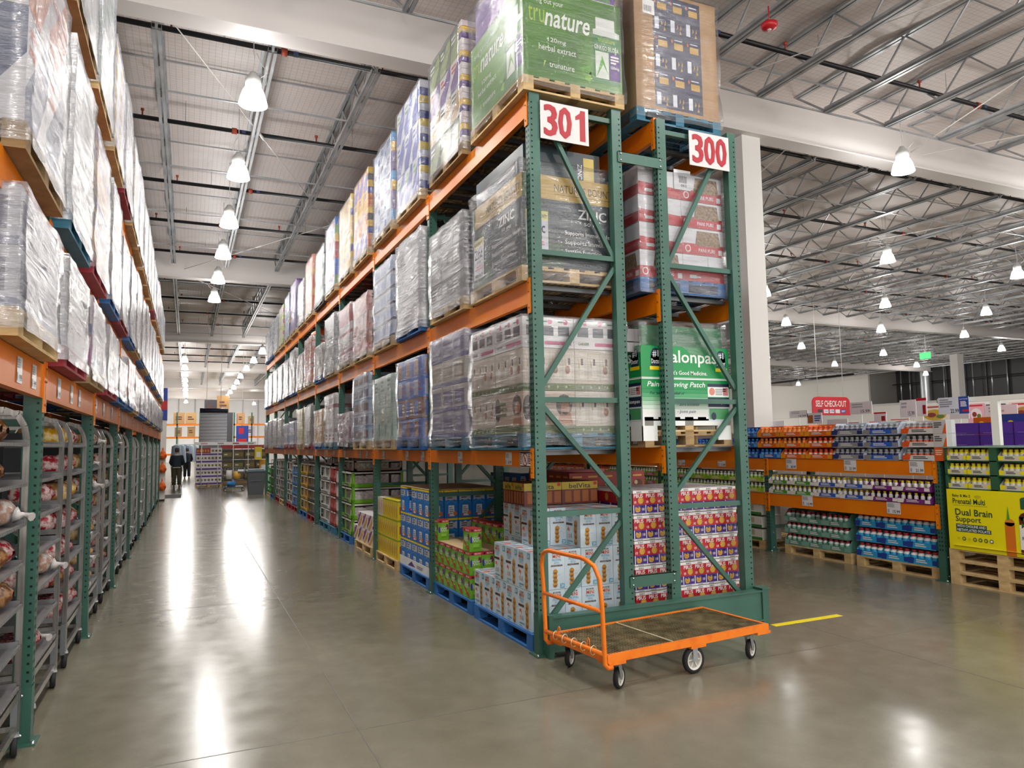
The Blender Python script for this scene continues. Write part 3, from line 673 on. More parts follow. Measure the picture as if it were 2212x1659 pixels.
def panipuri():
    z = at_level(1)
    pallet(1.08, .10, z, 1.02, 1.2, BLUEP, 'under the red and white snack cases, middle level behind 300 frame'); z += .14
    t = thing('wrapped_load', 'stacked red and white snack trays in film, middle level behind 300 frame', 'pallet load', 'shrink-wrapped pallet loads', (1.09, .11, z))
    WH = mt('#e3e2e6', .45); RD = mt('#c2242f', .4); NUT = noisy('round_crisps', '#6e5238', '#a88a62', (40, 40, 40), .6, bump=.4)
    cases = MB(); b = cases; b.box(0, 0, 0, .498, .58, .262, WH); f = faces(b, 0, 0, 0, .498, .58, .262)
    for F in (f['f'], f['l']):
        F.rect(0, 0, 1, .42, RD); F.poly([(.3, .35), (.93, .35), (.88, .92), (.35, .92)], NUT, 2); F.ell(.12, .22, .07, .14, WH, 2); F.ell(.12, .22, .05, .1, RD, 3); F.txt('PANI PURI', .38, .12, .78, .26, WH, 2); F.rect(.87, .06, .97, .26, WH, 2)
    me = b.mesh('case')
    c2 = MB(); c2.box(0, 0, 0, .498, .58, .262, WH); f = faces(c2, 0, 0, 0, .498, .58, .262)
    for F in (f['f'], f['l']): F.poly([(0, 0), (1, 0), (1, .38), (0, .48)], RD); F.rect(.15, .12, .32, .24, WH, 2); F.rect(.6, .5, .62, .98, mt('#b9b8bd', .5), 2); F.rect(.3, .15, .42, .2, WH, 2)
    me2 = c2.mesh('case')
    for l in range(4):
        for i in range(2):
            for j in range(2):
                o = obj('case', me if (l + i + (l > 1)) % 2 == (0 if l != 3 else 1) else me2, t, (i * .502 + (.006 if l % 2 else 0), j * .584, l * .268 + .0))
    b = MB(); b.box(.42, -.012, .9, .62, -.008, 1.1, mt('#dfe0e4', .3)); F = Face(b, (.42, -.012, .9), (1,0,0), (0,0,1), .2, .2); [F.rect(.3 + i * .06, .35, .33 + i * .06, .7, BLACK, 1) for i in range(8)]; F.txt('052', .4, .15, .75, .28, BLACK, 1)
    obj('shipping_label', b, t)
    obj('stretch_wrap', film_mb(1.0, 1.165, 1.07, FILM[1], 12, .02, .13), t)
def garnier():
    z = at_level(2)
    pallet(-.16, .10, z, 1.05, 1.28, TEALP, 'under the white and beige hair care cases behind 301 frame'); z += .14
    t = thing('wrapped_load', 'wrapped white and beige hair care cases, lower level behind 301 frame', 'pallet load', 'shrink-wrapped pallet loads', (-.15, .11, z))
    WH = mt('#e6e3e4', .4); BG = mt('#cfc3b3', .45); OL = mt('#5d6d36', .45); PK = mt('#d0658c', .4); DK = mt('#55545c', .3); TN = mt('#c9a45e', .5)
    a = MB(); a.box(0, 0, 0, .505, .61, .27, WH); f = faces(a, 0, 0, 0, .505, .61, .27)
    for F in (f['f'], f['l']):
        for i in range(3): F.rect(.07 + i * .31, .4, .29 + i * .31, .72, DK); F.ell(.22 + i * .31, .86, .045, .09, PK); F.rect(.07 + i * .31, .84, .17 + i * .31, .88, GRN)
        F.txt('GARNIER', .08, .12, .30, .22, OL, 2); F.rect(.42, .1, .95, .22, PK)
    ma = a.mesh('case')
    c = MB(); c.box(0, 0, 0, .505, .61, .37, BG); f = faces(c, 0, 0, 0, .505, .61, .37)
    for F in (f['f'], f['l']):
        F.rect(0, 0, 1, .17, OL)
        for i in range(4): F.rect(.03 + i * .25, .2, .25 + i * .25, .95, mt('#d9cfc1', .45)); F.rect(.1 + i * .25, .3, .19 + i * .25, .62, mt('#e6dfd2', .4), 2); F.rect(.125 + i * .25, .62, .165 + i * .25, .78, BROWN, 2); F.poly([(.05 + i * .25, .9), (.1 + i * .25, .55), (.08 + i * .25, .55)], TN, 2)
        F.ell(.62, .5, .05, .1, mt('#a9765d', .5), 3); F.ell(.86, .5, .05, .1, mt('#a9765d', .5), 3)
        for i in range(5): F.ell(.15 + i * .17, .085, .02, .035, mt('#aab38c', .5), 2, 8)
    mc = c.mesh('case')
    d = MB(); d.box(0, 0, 0, .505, .61, .37, mt('#cdb9a6', .45)); f = faces(d, 0, 0, 0, .505, .61, .37)
    for F in (f['f'], f['l']):
        F.rect(0, 0, 1, .2, OL); F.ell(.78, .66, .16, .27, mt('#4b2f22', .5)); F.ell(.8, .6, .09, .17, mt('#b07a58', .5), 2); F.poly([(.62, .2), (.95, .2), (.9, .5), (.72, .5)], mt('#b07a58', .5), 2); F.lines(.1, .4, .5, .8, 3, OL, 1, 3); F.ell(.08, .6, .1, .3, mt('#3a2620', .5), 1)
    md = d.mesh('case')
    for i in range(2):
        for j in range(2):
            obj('case', md if i == 0 and j == 0 else mc, t, (i * .51, j * .62, 0)); obj('case', mc, t, (i * .51, j * .62, .375)); obj('case', ma, t, (i * .51, j * .62, .75))
    obj('stretch_wrap', film_mb(1.02, 1.24, 1.03, FILM[1], 21, .018, .1), t)
def salonpas():
    z = at_level(2)
    pallet(1.08, .10, z, 1.02, 1.16, WOODD, 'at the bottom of two under the green pain patch display'); pallet(1.08, .10, z + .142, 1.02, 1.16, WOOD, 'at the top of two under the green pain patch display')
    t = thing('display_shipper', 'green and white pain patch display carton behind the 300 frame', 'display carton', None, (1.06, .10, z))
    W, D = 1.03, 1.1; G = noisy('green_patch_carton', '#0f8a48', '#15984f', (1, 1, 1), .35); WH = mt('#eef1ef', .4)
    b = MB(); b.box(0, 0, .20, W, D, .95, WH); 
    for x in (0, W - .16): b.box(x, -.002, .06, x + .16, .02, .2, WH); b.box(x, D - .02, .06, x + .16, D, .2, WH)
    b.box(0, .0, .06, .01, .2, .2, WH)
    f = faces(b, 0, 0, .20, W, D, .95)
    cols = ['#e9efe9', '#cfe3d4', '#a9d0b4', '#7dbb90', '#4fa66f', '#2b955a']
    for F in (f['f'], f['l']):
        for i in range(6): F.rect(0, .16 + i * .05, 1, .21 + i * .05 + .002, mt(cols[i], .4))
        F.rect(0, .46, 1, 1, G); F.rect(0, .585, 1, .6, WH, 2); F.rect(0, .605, 1, .61, WH, 2)
        F.txt('Salonpas', .25, .75, .86, .96, WH, 3); F.txt("It's Good Medicine.", .34, .645, .74, .70, WH, 3)
        F.txt('Pain Relieving Patch', .05, .47, .70, .555, WH, 3, True, .03); F.txt('For temporary relief of', .08, .38, .46, .43, NAVY, 3, False, .03)
        for i, s in enumerate(('- Sore shoulder', '- Joint pain')): F.txt(s, .38, .25 - i * .1, .64 - i * .05, .30 - i * .1, mt('#3c5a78', .4), 3, False, .03)
        F.rect(.74, .06, .99, .36, mt('#d5dee6', .4), 2); F.rect(.74, .24, .99, .36, NAVY, 3); F.txt('Salonpas', .76, .27, .97, .33, WH, 4); F.rect(.75, .08, .98, .22, mt('#4d9b63', .4), 3); F.ell(.8, .12, .03, .05, NAVY, 4)
        F.rect(.74, .37, .99, .52, WH, 2); F.rect(.74, .5, .99, .54, NAVY, 3); F.lines(.83, .39, .96, .48, 4, GREY, 3, 2); F.ell(.79, .44, .035, .05, mt('#d98b78', .5), 3); F.rect(.92, .39, .98, .49, mt('#c87a80', .5), 3)
        for cx in (.16, .91): F.ell(cx, .88, .055, .1, NAVY, 3); F.rect(cx - .055, .75, cx + .055, .88, NAVY, 3); F.txt('#1', cx - .035, .86, cx + .03, .95, WH, 4); F.txt('Doctor', cx - .05, .78, cx + .05, .84, WH, 4); F.rect(cx - .07, .70, cx + .07, .745, YEL, 4)
    obj('carton', b, t)
    b = MB(); b.box(.06, .06, .95, W - .02, D - .06, 1.16, mt('#1c7a45', .3)); b.box(.0, .0, .93, W, D, .955, mt('#0f8a48', .35)); b.box(-.12, .1, 1.0, .06, .5, 1.12, mt('#8e8a8c', .5)); b.box(-.12, .1, .9, .06, .5, .99, mt('#9d9a9c', .5)); obj('lid_carton', b, t)
    obj('stretch_wrap', film_mb(W - .04, D - .08, .3, FILM[1], 30, .03, .0, m=6), t, (.02, .04, .9))
trunature(); navy_load(); zinc(); panipuri(); garnier(); salonpas()

# ------------------------------------------------------------------ wrapped loads along the 301 row (k bay, i half)
W_ = '#e4e4e8'
def stripes(x, cols, n):
    def ex(t, w, d, h):
        b = MB()
        for i in range(n):
            m_ = mt(cols[i % len(cols)], .4); z = h * i / n; b.box(.0, -.010, z + .003, w * .96, -.001, z + h / n - .003, m_); b.box(-.006, -.010, z + .003, .0, .07, z + h / n - .003, m_)
        obj('corner_label_column', b, t)
    return ex
def frontart(col, *words_):
    def ex(t, w, d, h):
        b = MB(); F = Face(b, (-.002, d, 0), (0,-1,0), (0,0,1), d, h); n = len(words_)
        for i, s in enumerate(words_): F.txt(s, .1, .6 - i * .16, .1 + min(.8, .09 * len(s)), .7 - i * .16, mt(col, .4), 2)
        obj('printing', b, t)
    return ex
def dome(col):
    def ex(t, w, d, h):
        b = MB(); b.lathe([(w * .46, h), (w * .44, h + .12), (w * .3, h + .22), (0, h + .25)], mt(col, .4), 16, (w / 2, d / 2, 0), sy=d / w); obj('rounded_top', b, t)
    return ex
TOP = [ # (k,i,height,pallet,desc,cols,style,nl,film,extra)
 (0,1,1.36,WOODD,'grey green supplement shipper with purple striped heartburn boxes',[('#4d5a4a','#8a9a5a','#d8dcd4'),('#c9c6c0','#b9924a','#3c4a40'),('#d8d4cf','#5b2a86','#c3202c')],'diag',4,2,stripes(1,['#e8d9dc','#5b2a86','#f0c23a','#e8d9dc'],20)),
 (1,0,1.42,WOOD,'tall white and blue swoosh cartons with green logo',[('#dfe3ee','#4a58b8','#6aa84f'),('#e6e8ef','#4a58b8','#4a58b8')],'diag',3,2,stripes(1,['#1d2f8f','#d9dbe8','#e0c33a'],14)),
 (1,1,1.30,WOOD,'light blue cases, purple labels, bright blue box on top',[('#cfdcf0','#3a6fd0','#2458a8'),('#d9e2f2','#2f8bd8','#5b2a86')],'text',5,2,stripes(1,['#3aa0e0','#5b2a86','#5b2a86','#f0c23a'],9)),
 (2,0,1.33,WOOD,'orange and yellow snack cases with blue swirl',[('#e9a24a','#7a78c8','#f0f0f0'),('#e8c9a0','#e07a2a','#3a5fb0'),('#e9b46a','#f0c23a','#3a5fb0')],'diag',4,2,stripes(1,['#e07a2a','#e07a2a','#3a4fa0','#f0c23a','#2a2a2a','#f0c23a'],12)),
 (2,1,1.33,WOOD,'pale yellow snack cases with a yellow corner',[('#e9d39a','#e0b04a','#7a86b8'),('#ecdcb0','#e8c050','#c08a3a')],'diag',4,2,stripes(1,['#d9a90f','#d9a90f','#3a4fa0','#e8c21a','#e8c21a'],10)),
 (3,0,1.36,WOOD,'lilac white cases with red and blue corner lettering',[('#d5d8ec','#a8b4e0','#c3202c'),('#dcdff0','#8fb6e8','#c3202c')],'text',4,2,stripes(1,['#5a9a3a','#2f6fd8','#2f6fd8','#c3202c','#c3202c','#e8c21a'],8)),
 (3,1,1.18,BLKP,'dark green crates under cloudy film',[('#9aa8a2','#3f5a50','#c8cfca'),('#c3cbc6','#4f6a60','#6a7a72')],'window',5,2,None),
 (4,0,1.32,WOOD,'orange drink cases, tallest orange load on the top level',[('#e88a4a','#f0b050','#e8e0d8'),('#e5703a','#e8a030','#f2e8d8')],'stripe',6,2,stripes(1,['#e8641a','#e8641a','#e8a01a'],8)),
 (4,1,1.05,WOOD,'pale pink and white cases',[('#e8d4d4','#d99a9a','#c86a6a'),('#e9e2e4','#c9b8bc','#d08a8a')],'text',4,3,None),
 (5,0,1.36,WOOD,'purple cases with lilac lid',[('#7a4a9c','#4a2a6e','#b49acb'),('#8f6ab0','#5b2a86','#cfc0de'),('#b58ac4','#a070b8','#8a5aa8')],'stripe',5,2,stripes(1,['#4a2a7a','#4a2a7a','#6a3a96'],6)),
 (5,1,1.25,WOOD,'blue cases with yellow and white corner',[('#b8c8e8','#3a5fb8','#e8c21a'),('#dfe4ee','#3a8ad8','#2a2a2a')],'text',5,2,stripes(1,['#2a3f9a','#2a3f9a','#e8c21a','#e8e8e8','#3a8ad8'],7)),
 (6,0,1.18,WOOD,'lime green and white cases',[('#cfe08a','#a8c81a','#e05a8a'),('#e3e9d3','#b8d83a','#e07a9a')],'text',6,2,stripes(1,['#b8d81a','#e8e0a0','#e07a9a'],10)),
 (6,1,1.10,WOOD,'silver grey cases',[('#b9bcc2','#8a8e96','#5a5e66')],'text',5,3,None),
 (7,0,1.15,BLUEP,'white cases with black code marks',[('#dadce0','#2a2c30','#2a2c30'),('#c9ccd2','#3a3c40','#8a8c90')],'window',7,2,None),
 (7,1,.95,BLUEP,'plain white cases at the far end',[(W_, '#b8b8c0', '#9a9aa2')],'text',4,3,None),
]
MID = [
 (0,1,.92,WOOD,'black and silver household cases marked 84',[('#3a3a3e','#8a8a90','#d8d8dc'),('#55555a','#b0b0b6','#e8e8ec')],'band',3,2,None),
 (1,0,1.18,BLUEP,'tall plain white film-covered load',[('#dcdce0','#c6c6cc','#b8b8be')],'plain',3,3,None),
 (1,1,1.16,WOOD,'five tiers of pale blue window cases with navy bands',[('#c3cfe4','#2a3462','#8fa6d4')],'window',5,1,None),
 (2,0,.95,WOOD,'sloping salmon red toy cases',[('#e0907a','#c8442a','#2a2a2a'),('#e6c4bc','#d8604a','#5a5a3a')],'diag',3,2,None),
 (2,1,1.02,WOOD,'white and red cases with a red top',[('#e4ccd0','#b84a5a','#c3202c'),('#e8dcdc','#c3202c','#e8dcdc'),('#c8202c','#c3202c','#b01a28')],'stripe',3,2,None),
 (3,0,1.10,WOOD,'smoky grey-white cases',[('#cfd4d2','#9aa09e','#6a706e')],'text',4,3,None),
 (3,1,.68,BLUEP,'low cream and brown bundle on blue pallet',[('#d8d0c4','#8a6a4a','#b8a890')],'text',3,2,None),
 (4,0,1.06,WOOD,'orange and red cases with orange dome top',[('#e8642a','#e8a01a','#c3202c'),('#e0b0a0','#e8541a','#c3202c')],'stripe',4,2,dome('#e8641a')),
 (4,1,.82,WOOD,'white cases with red printing',[('#e8dcd8','#c3442c','#c3202c')],'text',4,2,None),
 (5,0,1.12,BLUEP,'pinkish white cases taped with brown strip',[('#dcd2d0','#c8a08a','#b09080')],'text',3,3,None),
 (5,1,1.0,BLKP,'pale mint and white cases',[('#ccd8d0','#8ab09a','#a8b8b0')],'text',4,3,None),
 (6,0,1.0,BLUEP,'bluish white cases',[('#d0d8dc','#8aa8b8','#9ab0b8')],'text',4,3,None),
 (6,1,1.0,WOOD,'white cases with beige edge',[('#dedad4','#c0b090','#b0a894')],'text',4,3,None),
 (7,0,1.0,REDP,'pearl white cases',[('#dcdde2','#b8bcc8','#a8acb8')],'text',4,3,None),
 (7,1,.95,BLUEP,'plain white cases at far end of middle level',[('#d8dade','#b8b8c0','#9a9aa2')],'text',4,3,None),
]
LOW = [
 (0,1,1.13,TEALP,'brown shipper with purple-grey cases under cloudy film',[('#a9a6b8','#6a6a9c','#8a88a8'),('#b5afae','#5a5a92','#7a7898'),('#c0b8b0','#7a7aa0','#9a8a70')],'window',4,2,None),
 (1,0,1.03,BLUEP,'blue and brown snack cases with deep blue corner',[('#3a62b8','#a06a50','#2458c8'),('#8a5a4a','#2f5fc0','#d8d0cc'),('#2f68d0','#b8b8c8','#c3303c')],'panel',4,1,None),
 (1,1,.93,WOOD,'mint green tall cartons',[('#bcd8cc','#8ac0a8','#c8c88a'),('#c9ddd4','#9ccab6','#7aa890')],'text',2,1,None),
 (2,0,1.10,WOOD,'light blue tiered cases with pale bands',[('#a9c0dc','#e0e4ec','#8a6a6a'),('#bccbe0','#7a9cc8','#5a5a7a')],'window',5,2,None),
 (2,1,.52,BLKP,'low purple-white cartons on black pallet',[('#c8b8c8','#8a4a7a','#a87a9a')],'text',1,1,None),
 (3,0,.96,TEALP,'white cartons with a red-brown corner',[('#dcd8d8','#b89a98','#a82a3c'),('#e2dede','#8a2a3c','#c8b0b0')],'stripe',2,2,None),
 (3,1,.72,BLUEP,'yellow and white bagged cases',[('#e8dcc0','#e8a81a','#d84a2a')],'diag',2,2,None),
 (4,0,.88,REDP,'crumpled silver grey bundles',[('#8f8a88','#c8c8c8','#6a6664')],'text',3,2,None),
 (4,1,.88,WOOD,'yellowish film-wrapped cases',[('#d8cf8a','#c8b850','#e8e4c8')],'stripe',3,2,None),
 (5,0,.62,REDP,'white cartons with blue squares',[('#dcdce4','#3a8ad8','#c8a8b8')],'panel',2,1,None),
 (5,1,.60,REDP,'small white cartons with a blue column',[('#dadae2','#3a8ad0','#b8b8c8')],'panel',2,1,None),
 (6,0,.80,BLUEP,'cream cases under a brown sheet',[('#ddd8cf','#8a7a66','#b8a890')],'text',3,3,None),
 (6,1,.85,REDP,'white column-stacked cases',[('#e0e0e2','#c0c0c6','#a8a8b0')],'stripe',3,3,None),
 (7,0,.85,WOOD,'white ribbed cases',[('#e0e0e2','#c0c0c6','#a8a8b0')],'stripe',3,3,None),
 (7,1,.8,REDP,'white cases last on the lower level',[('#dadadf','#b8b8c0','#a0a0a8')],'text',3,3,None),
]
for li, tab in enumerate((TOP, MID, LOW)):
    for n_, (k, i, h, pal, desc, cols, sty, nl, fm, ex) in enumerate(tab):
        gload(X0, slot(k, i) + .04, at_level(li), PW, 1.14, h, pal, desc, '%s level bay %d, 301 row' % (LVN[li], k + 1), cols, sty, nl, 2, 3, (1 if fm == 2 and li != 1 else fm), n_ + li * 31, extra=ex)
# black case with 84 text
# 300 row loads behind (seen through the frames and underneath)
for k in range(5):
    for i in range(2):
        for li in range(3):
            if k == 0 and i == 0: continue
            c = R.choice([('#8a6a4a','#5a4a3a','#c8b090'),('#c9c6c0','#8a8a90','#5a5a60'),('#3a4a6a','#8a9ab8','#c8c8d0'),('#a8443a','#d8b0a0','#e8e0d8')])
            gload(1.10, slot(k, i) + .02, at_level(li), 1.0, 1.22, [1.2, 1.0, .9][li], R.choice([WOOD, WOODD, BLUEP]), 'wrapped mixed cases', '%s level bay %d half %d, 300 row' % (LVN[li], k + 1, i + 1), [c], 'text', 4, 2, 2, 2, k + li, sides='flr')

# ------------------------------------------------------------------ left rack
LX = -3.60; LY0 = -.18; LBAY = 2.68
LLV = [(2.29, .21), (3.2, .2), (4.77, .2)]
for k in range(-1, 9):
    y = LY0 + k * LBAY
    nm = 'green perforated post frame nearest the camera on the left' if k == 0 else ('green frame just outside the left edge' if k < 0 else 'green left rack frame, %s past the nearest one' % nth(k - 1))
    frame(LX - 1.0, LX, y, 4.82, nm, [4.6, 3.43, 1.95, .35], holes=k in (0, 1, 2, 3), d=[(.1, 4.5, 1, 3.5), (1, 3.3, 0, 2.3), (0, 1.9, 1, 1.2), (1, 1.1, 0, .3)])
for k in range(-1, 8):
    y = LY0 + k * LBAY + .08
    for j, (z, hg) in enumerate(LLV):
        beam(LX - .05, y, z, LBAY - .08, hg, 1, 'orange %s-level beam of the left rack, %s bay' % (['lower', 'middle', 'top'][j], nth(k + 1)))
        beam(LX - 1.0, y, z, LBAY - .08, hg, -1, 'orange rear %s-level beam of the left rack, %s bay' % (['lower', 'middle', 'top'][j], nth(k + 1)))
        if j: deck(LX - .97, y, z, .93, 1.28, 'wire deck, near half, %s level, %s bay of left rack' % (['', 'middle', 'top'][j], nth(k + 1))); deck(LX - .97, y + 1.31, z, .93, 1.28, 'wire deck, far half, %s level, %s bay of left rack' % (['', 'middle', 'top'][j], nth(k + 1)))
WA = ('#c2c2ca', '#8a90ac', '#70748c'); WB_ = ('#c8c6ca', '#a4a6b0', '#8e9098'); WC = ('#b4b6c0', '#6c7290', '#585c76')
LL = {0: [(-1,1,.60,WOOD,'grey-white tiered bottle cases in tight film',[WC],'window',2,2),(0,0,.60,REDP,'cloudy white cases on dark red pallet',[WB_],'text',2,3),(0,1,.58,WOODD,'white cases with magenta and red corner strip',[('#dadae4','#b8c8e0','#c8a8c8')],'text',2,2),
   (1,0,.56,REDP,'tall white plain carton',[('#e0e0e4','#d0d0d6','#3a8ad8')],'plain',1,2),(1,1,.40,BLUEP,'low white cases with grey cap',[WB_],'text',2,3),(2,0,.55,BLUEP,'white cases with orange label column',[('#dcdce0','#e8641a','#b0b0b8')],'panel',3,2),(2,1,.45,WOOD,'white and pink cases',[('#e4d8dc','#d8708a','#b0b0b8')],'text',2,3),
   (3,0,.5,BLUEP,'small white sacks',[WB_],'text',2,3),(3,1,.5,BLUEP,'white film bundles',[WA],'text',3,3),(4,0,.5,WOOD,'pale cases',[WB_],'text',2,3),(4,1,.5,BLUEP,'white striped cases',[WA],'text',3,3),(5,0,.5,WOOD,'ivory cases',[WB_],'text',2,3),(5,1,.5,BLUEP,'dull white cases',[WA],'text',3,3),(6,0,.5,WOOD,'bright white cases',[WB_],'text',2,3),(6,1,.5,BLUEP,'far white cases',[WA],'text',3,3),(7,0,.5,WOOD,'distant white cases',[WB_],'text',2,3)],
 1: [(-1,1,1.18,WOODD,'white appliance cartons with blue and orange stripes',[('#e2e2e6','#3a4a78','#d85a3a'),('#e6e4e6','#d87a4a','#c84a4a')],'diag',2,2),(0,0,1.2,TEALP,'tall cloudy white cases on faded blue pallet',[('#e0e4e6','#ccd2d4','#b8c0c2')],'plain',2,3),(0,1,1.14,REDP,'yellow and purple cases under film on dark red pallet',[('#d89a1a','#b87a1a','#5a4a1a'),('#7a4a78','#c89a3a','#e0c890')],'stripe',4,2),
   (1,0,1.15,BLUEP,'white cases with tan corner board',[('#dcdad8','#b09a80','#c8c4c0')],'stripe',3,3),(1,1,.9,REDP,'white cases with cream strip',[WB_],'text',3,3),(2,0,1.0,BLUEP,'white bagged cases',[WA],'text',3,3),(2,1,1.1,WOOD,'greenish white cases',[('#d4dcd8','#a8b8b0','#98a8a0')],'text',3,3),(3,0,1.0,BLUEP,'film-white cases',[WB_],'text',3,3),(3,1,1.1,WOOD,'white cases with brown side',[('#dcd8d4','#a08060','#b8b0a8')],'panel',3,3),(4,0,1.0,BLUEP,'snow white cases',[WB_],'text',3,3),(4,1,1.1,WOOD,'milk white cases',[WA],'text',3,3),(5,0,1.0,BLUEP,'grey white cases',[WB_],'text',3,3),(5,1,1.1,WOOD,'chalk white cases',[WA],'text',3,3),(6,0,1.0,BLUEP,'pale grey cases',[WB_],'text',3,3),(6,1,1.0,WOOD,'faint white cases',[WA],'text',3,3),(7,0,1.0,WOOD,'last white cases',[WA],'text',3,3)],
 2: [(-1,1,1.3,WOODD,'pale lilac film-covered cases',[WA],'plain',2,3),(0,0,1.35,WOODD,'white cases with a dark navy corner column',[('#dfe3e0','#a8b8c8','#c8d0b8')],'plain',3,3),(0,1,1.3,WOOD,'white cases with greenish blur and tall film',[('#dbe2e6','#a8c0b8','#b8c8e0')],'diag',3,3),
   (1,0,1.1,WOOD,'white cases with yellow square labels',[('#e0dce4','#b8983a','#c8b0d8')],'panel',5,2),(1,1,1.2,REDP,'bulging white film load',[WB_],'text',3,3),(2,0,1.1,WOOD,'white cases with beige top edge',[('#e4dccc','#d0b070','#c8c0b0')],'stripe',3,3),(2,1,1.15,WOOD,'white cases with pale blue streaks',[('#dce0ea','#a8b0d8','#c8b8a8')],'diag',3,3),(3,0,1.1,WOOD,'white cases with orange strip',[('#e0dcd8','#d88a4a','#b8b0c8')],'stripe',3,3),(3,1,1.1,WOOD,'tall white film load',[WB_],'text',3,3),
   (4,0,1.1,WOOD,'white cases with butter yellow blocks',[('#e8dfae','#e8d070','#f0e8c8')],'panel',4,2),(4,1,1.0,REDP,'billowing white film load',[WB_],'text',3,3),(5,0,1.0,WOOD,'white upper cases',[WA],'text',3,3),(5,1,1.1,WOOD,'white cases with a crimson edge',[('#e0d4d8','#c82a4a','#b8b0b8')],'stripe',3,3),(6,0,1.0,WOOD,'white topmost cases',[WB_],'text',3,3),(6,1,.95,WOOD,'white rooftop cases',[WA],'text',3,3),(7,0,.95,WOOD,'white end cases',[WA],'text',3,3)]}
for li in LL:
    for n_, (k, i, h, pal, desc, cols, sty, nl, fm) in enumerate(LL[li]):
        ex = None
        if li == 2 and (k, i) == (0, 0):
            def ex(t, w, d, h): b = MB(); b.box(w - .01, d * .12, .02, w + .012, d * .3, h, mt('#2a2a5c', .4)); obj('corner_column', b, t)
        if li == 0 and (k, i) == (0, 1):
            def ex(t, w, d, h):
                b = MB(); b.box(w - .02, -.012, 0, w + .012, .07, h * .45, mt('#a83a8a', .4)); b.box(w - .02, -.012, h * .45, w + .012, .07, h * .6, BLUE); b.box(w - .02, -.012, h * .6, w + .012, .07, h, mt('#e6d8dc', .4)); obj('corner_strip', b, t)
        if li == 2 and (k, i) == (5, 1):
            def ex(t, w, d, h): b = MB(); b.box(w, -.01, 0, w + .02, .2, h, mt('#d02a4a', .4)); obj('corner_strip', b, t)
        gload(LX - .97, LY0 + k * LBAY + (.12 if i == 0 else 1.42), LLV[li][0] + .005, 1.06, 1.14, h, pal, desc, '%s level, left rack bay %d' % (['lower', 'middle', 'top'][li], k + 2), cols, sty, nl, 2, 2, fm, n_ + li * 7 + 100, extra=ex, sides='fr')

# price tags on the lower beams
TAG = mt('#e4e6ea', .25)
def tag_mesh(price, dark='#3a3d44', w=.14, h=.115, dirv=(0, -1, 0)):
    b = MB(); F = Face(b, (0, 0, 0), dirv, (0, 0, 1), w, h); n = F.n
    b.face([F.p(0,0,0), F.p(1,0,0), F.p(1,1,0), F.p(0,1,0)], TAG); b.face([F.p(0,0,-2), F.p(0,1,-2), F.p(1,1,-2), F.p(1,0,-2)], TAG)
    F.lines(.06, .55, .7, .92, 4, mt('#8a8d94', .4), 1, 3); F.txt(price, .45, .08, .96, .34, mt(dark, .4), 1); F.rect(.06, .08, .2, .4, mt('#a8abb0', .4), 1)
    return b
for n_, (y, pr) in enumerate(((.62, '8.99'), (1.9, '9.49'), (3.25, '7.99'), (3.95, '11.99'), (5.2, '10.79'), (6.3, '9.99'), (6.8, '12.49'), (8.1, '6.99'), (9.2, '8.49'), (10.2, '7.49'), (11.4, '9.29'), (12.5, '13.99'), (14, '10.99'))):
    solo('price_tag', tag_mesh(pr), 'white price card on the lower orange beam, %s from the rack end' % nth(n_), 'price tag', 'price cards on the aisle beam', (-.104, y, 1.558))
for n_, y in enumerate((-.95, -.55, .35, .95, 1.4, 2.6, 3.3, 4.2, 5.6, 6.5, 7.8, 8.9)):
    solo('price_tag', tag_mesh('9.99', w=.13, h=.14, dirv=(0, 1, 0)), 'plastic price card holder on left rack beam, %s from the camera' % nth(n_), 'price tag', 'price cards on the left beam', (LX + .003, y, 2.115))
b = MB(); F = Face(b, (-.106, .30, 1.545), (0,-1,0), (0,0,1), .22, .135); b.face([F.p(0,0,0), F.p(1,0,0), F.p(1,1,0), F.p(0,1,0)], WHITE); F.rect(.02, .88, .98, .97, BLACK); F.rect(.02, .03, .98, .1, BLACK)
for i in range(24): a = 2 * math.pi * i / 24; a2 = 2 * math.pi * (i + 1) / 24; F.poly([(.5 + .26*math.cos(a), .49 + .4*math.sin(a)), (.5 + .26*math.cos(a2), .49 + .4*math.sin(a2)), (.5 + .22*math.cos(a2), .49 + .34*math.sin(a2)), (.5 + .22*math.cos(a), .49 + .34*math.sin(a))], RED, 2)
F.poly([(.34, .76), (.38, .8), (.66, .22), (.62, .18)], RED, 2); F.poly([(.42, .3), (.5, .66), (.58, .3), (.5, .45)], BLACK, 1); F.lines(.04, .2, .22, .85, 6, BLACK, 1, 4); F.lines(.78, .2, .96, .85, 6, BLACK, 1, 5)
solo('warning_sign', b, 'small white no-climbing sign with red circle on the orange beam', 'sign')

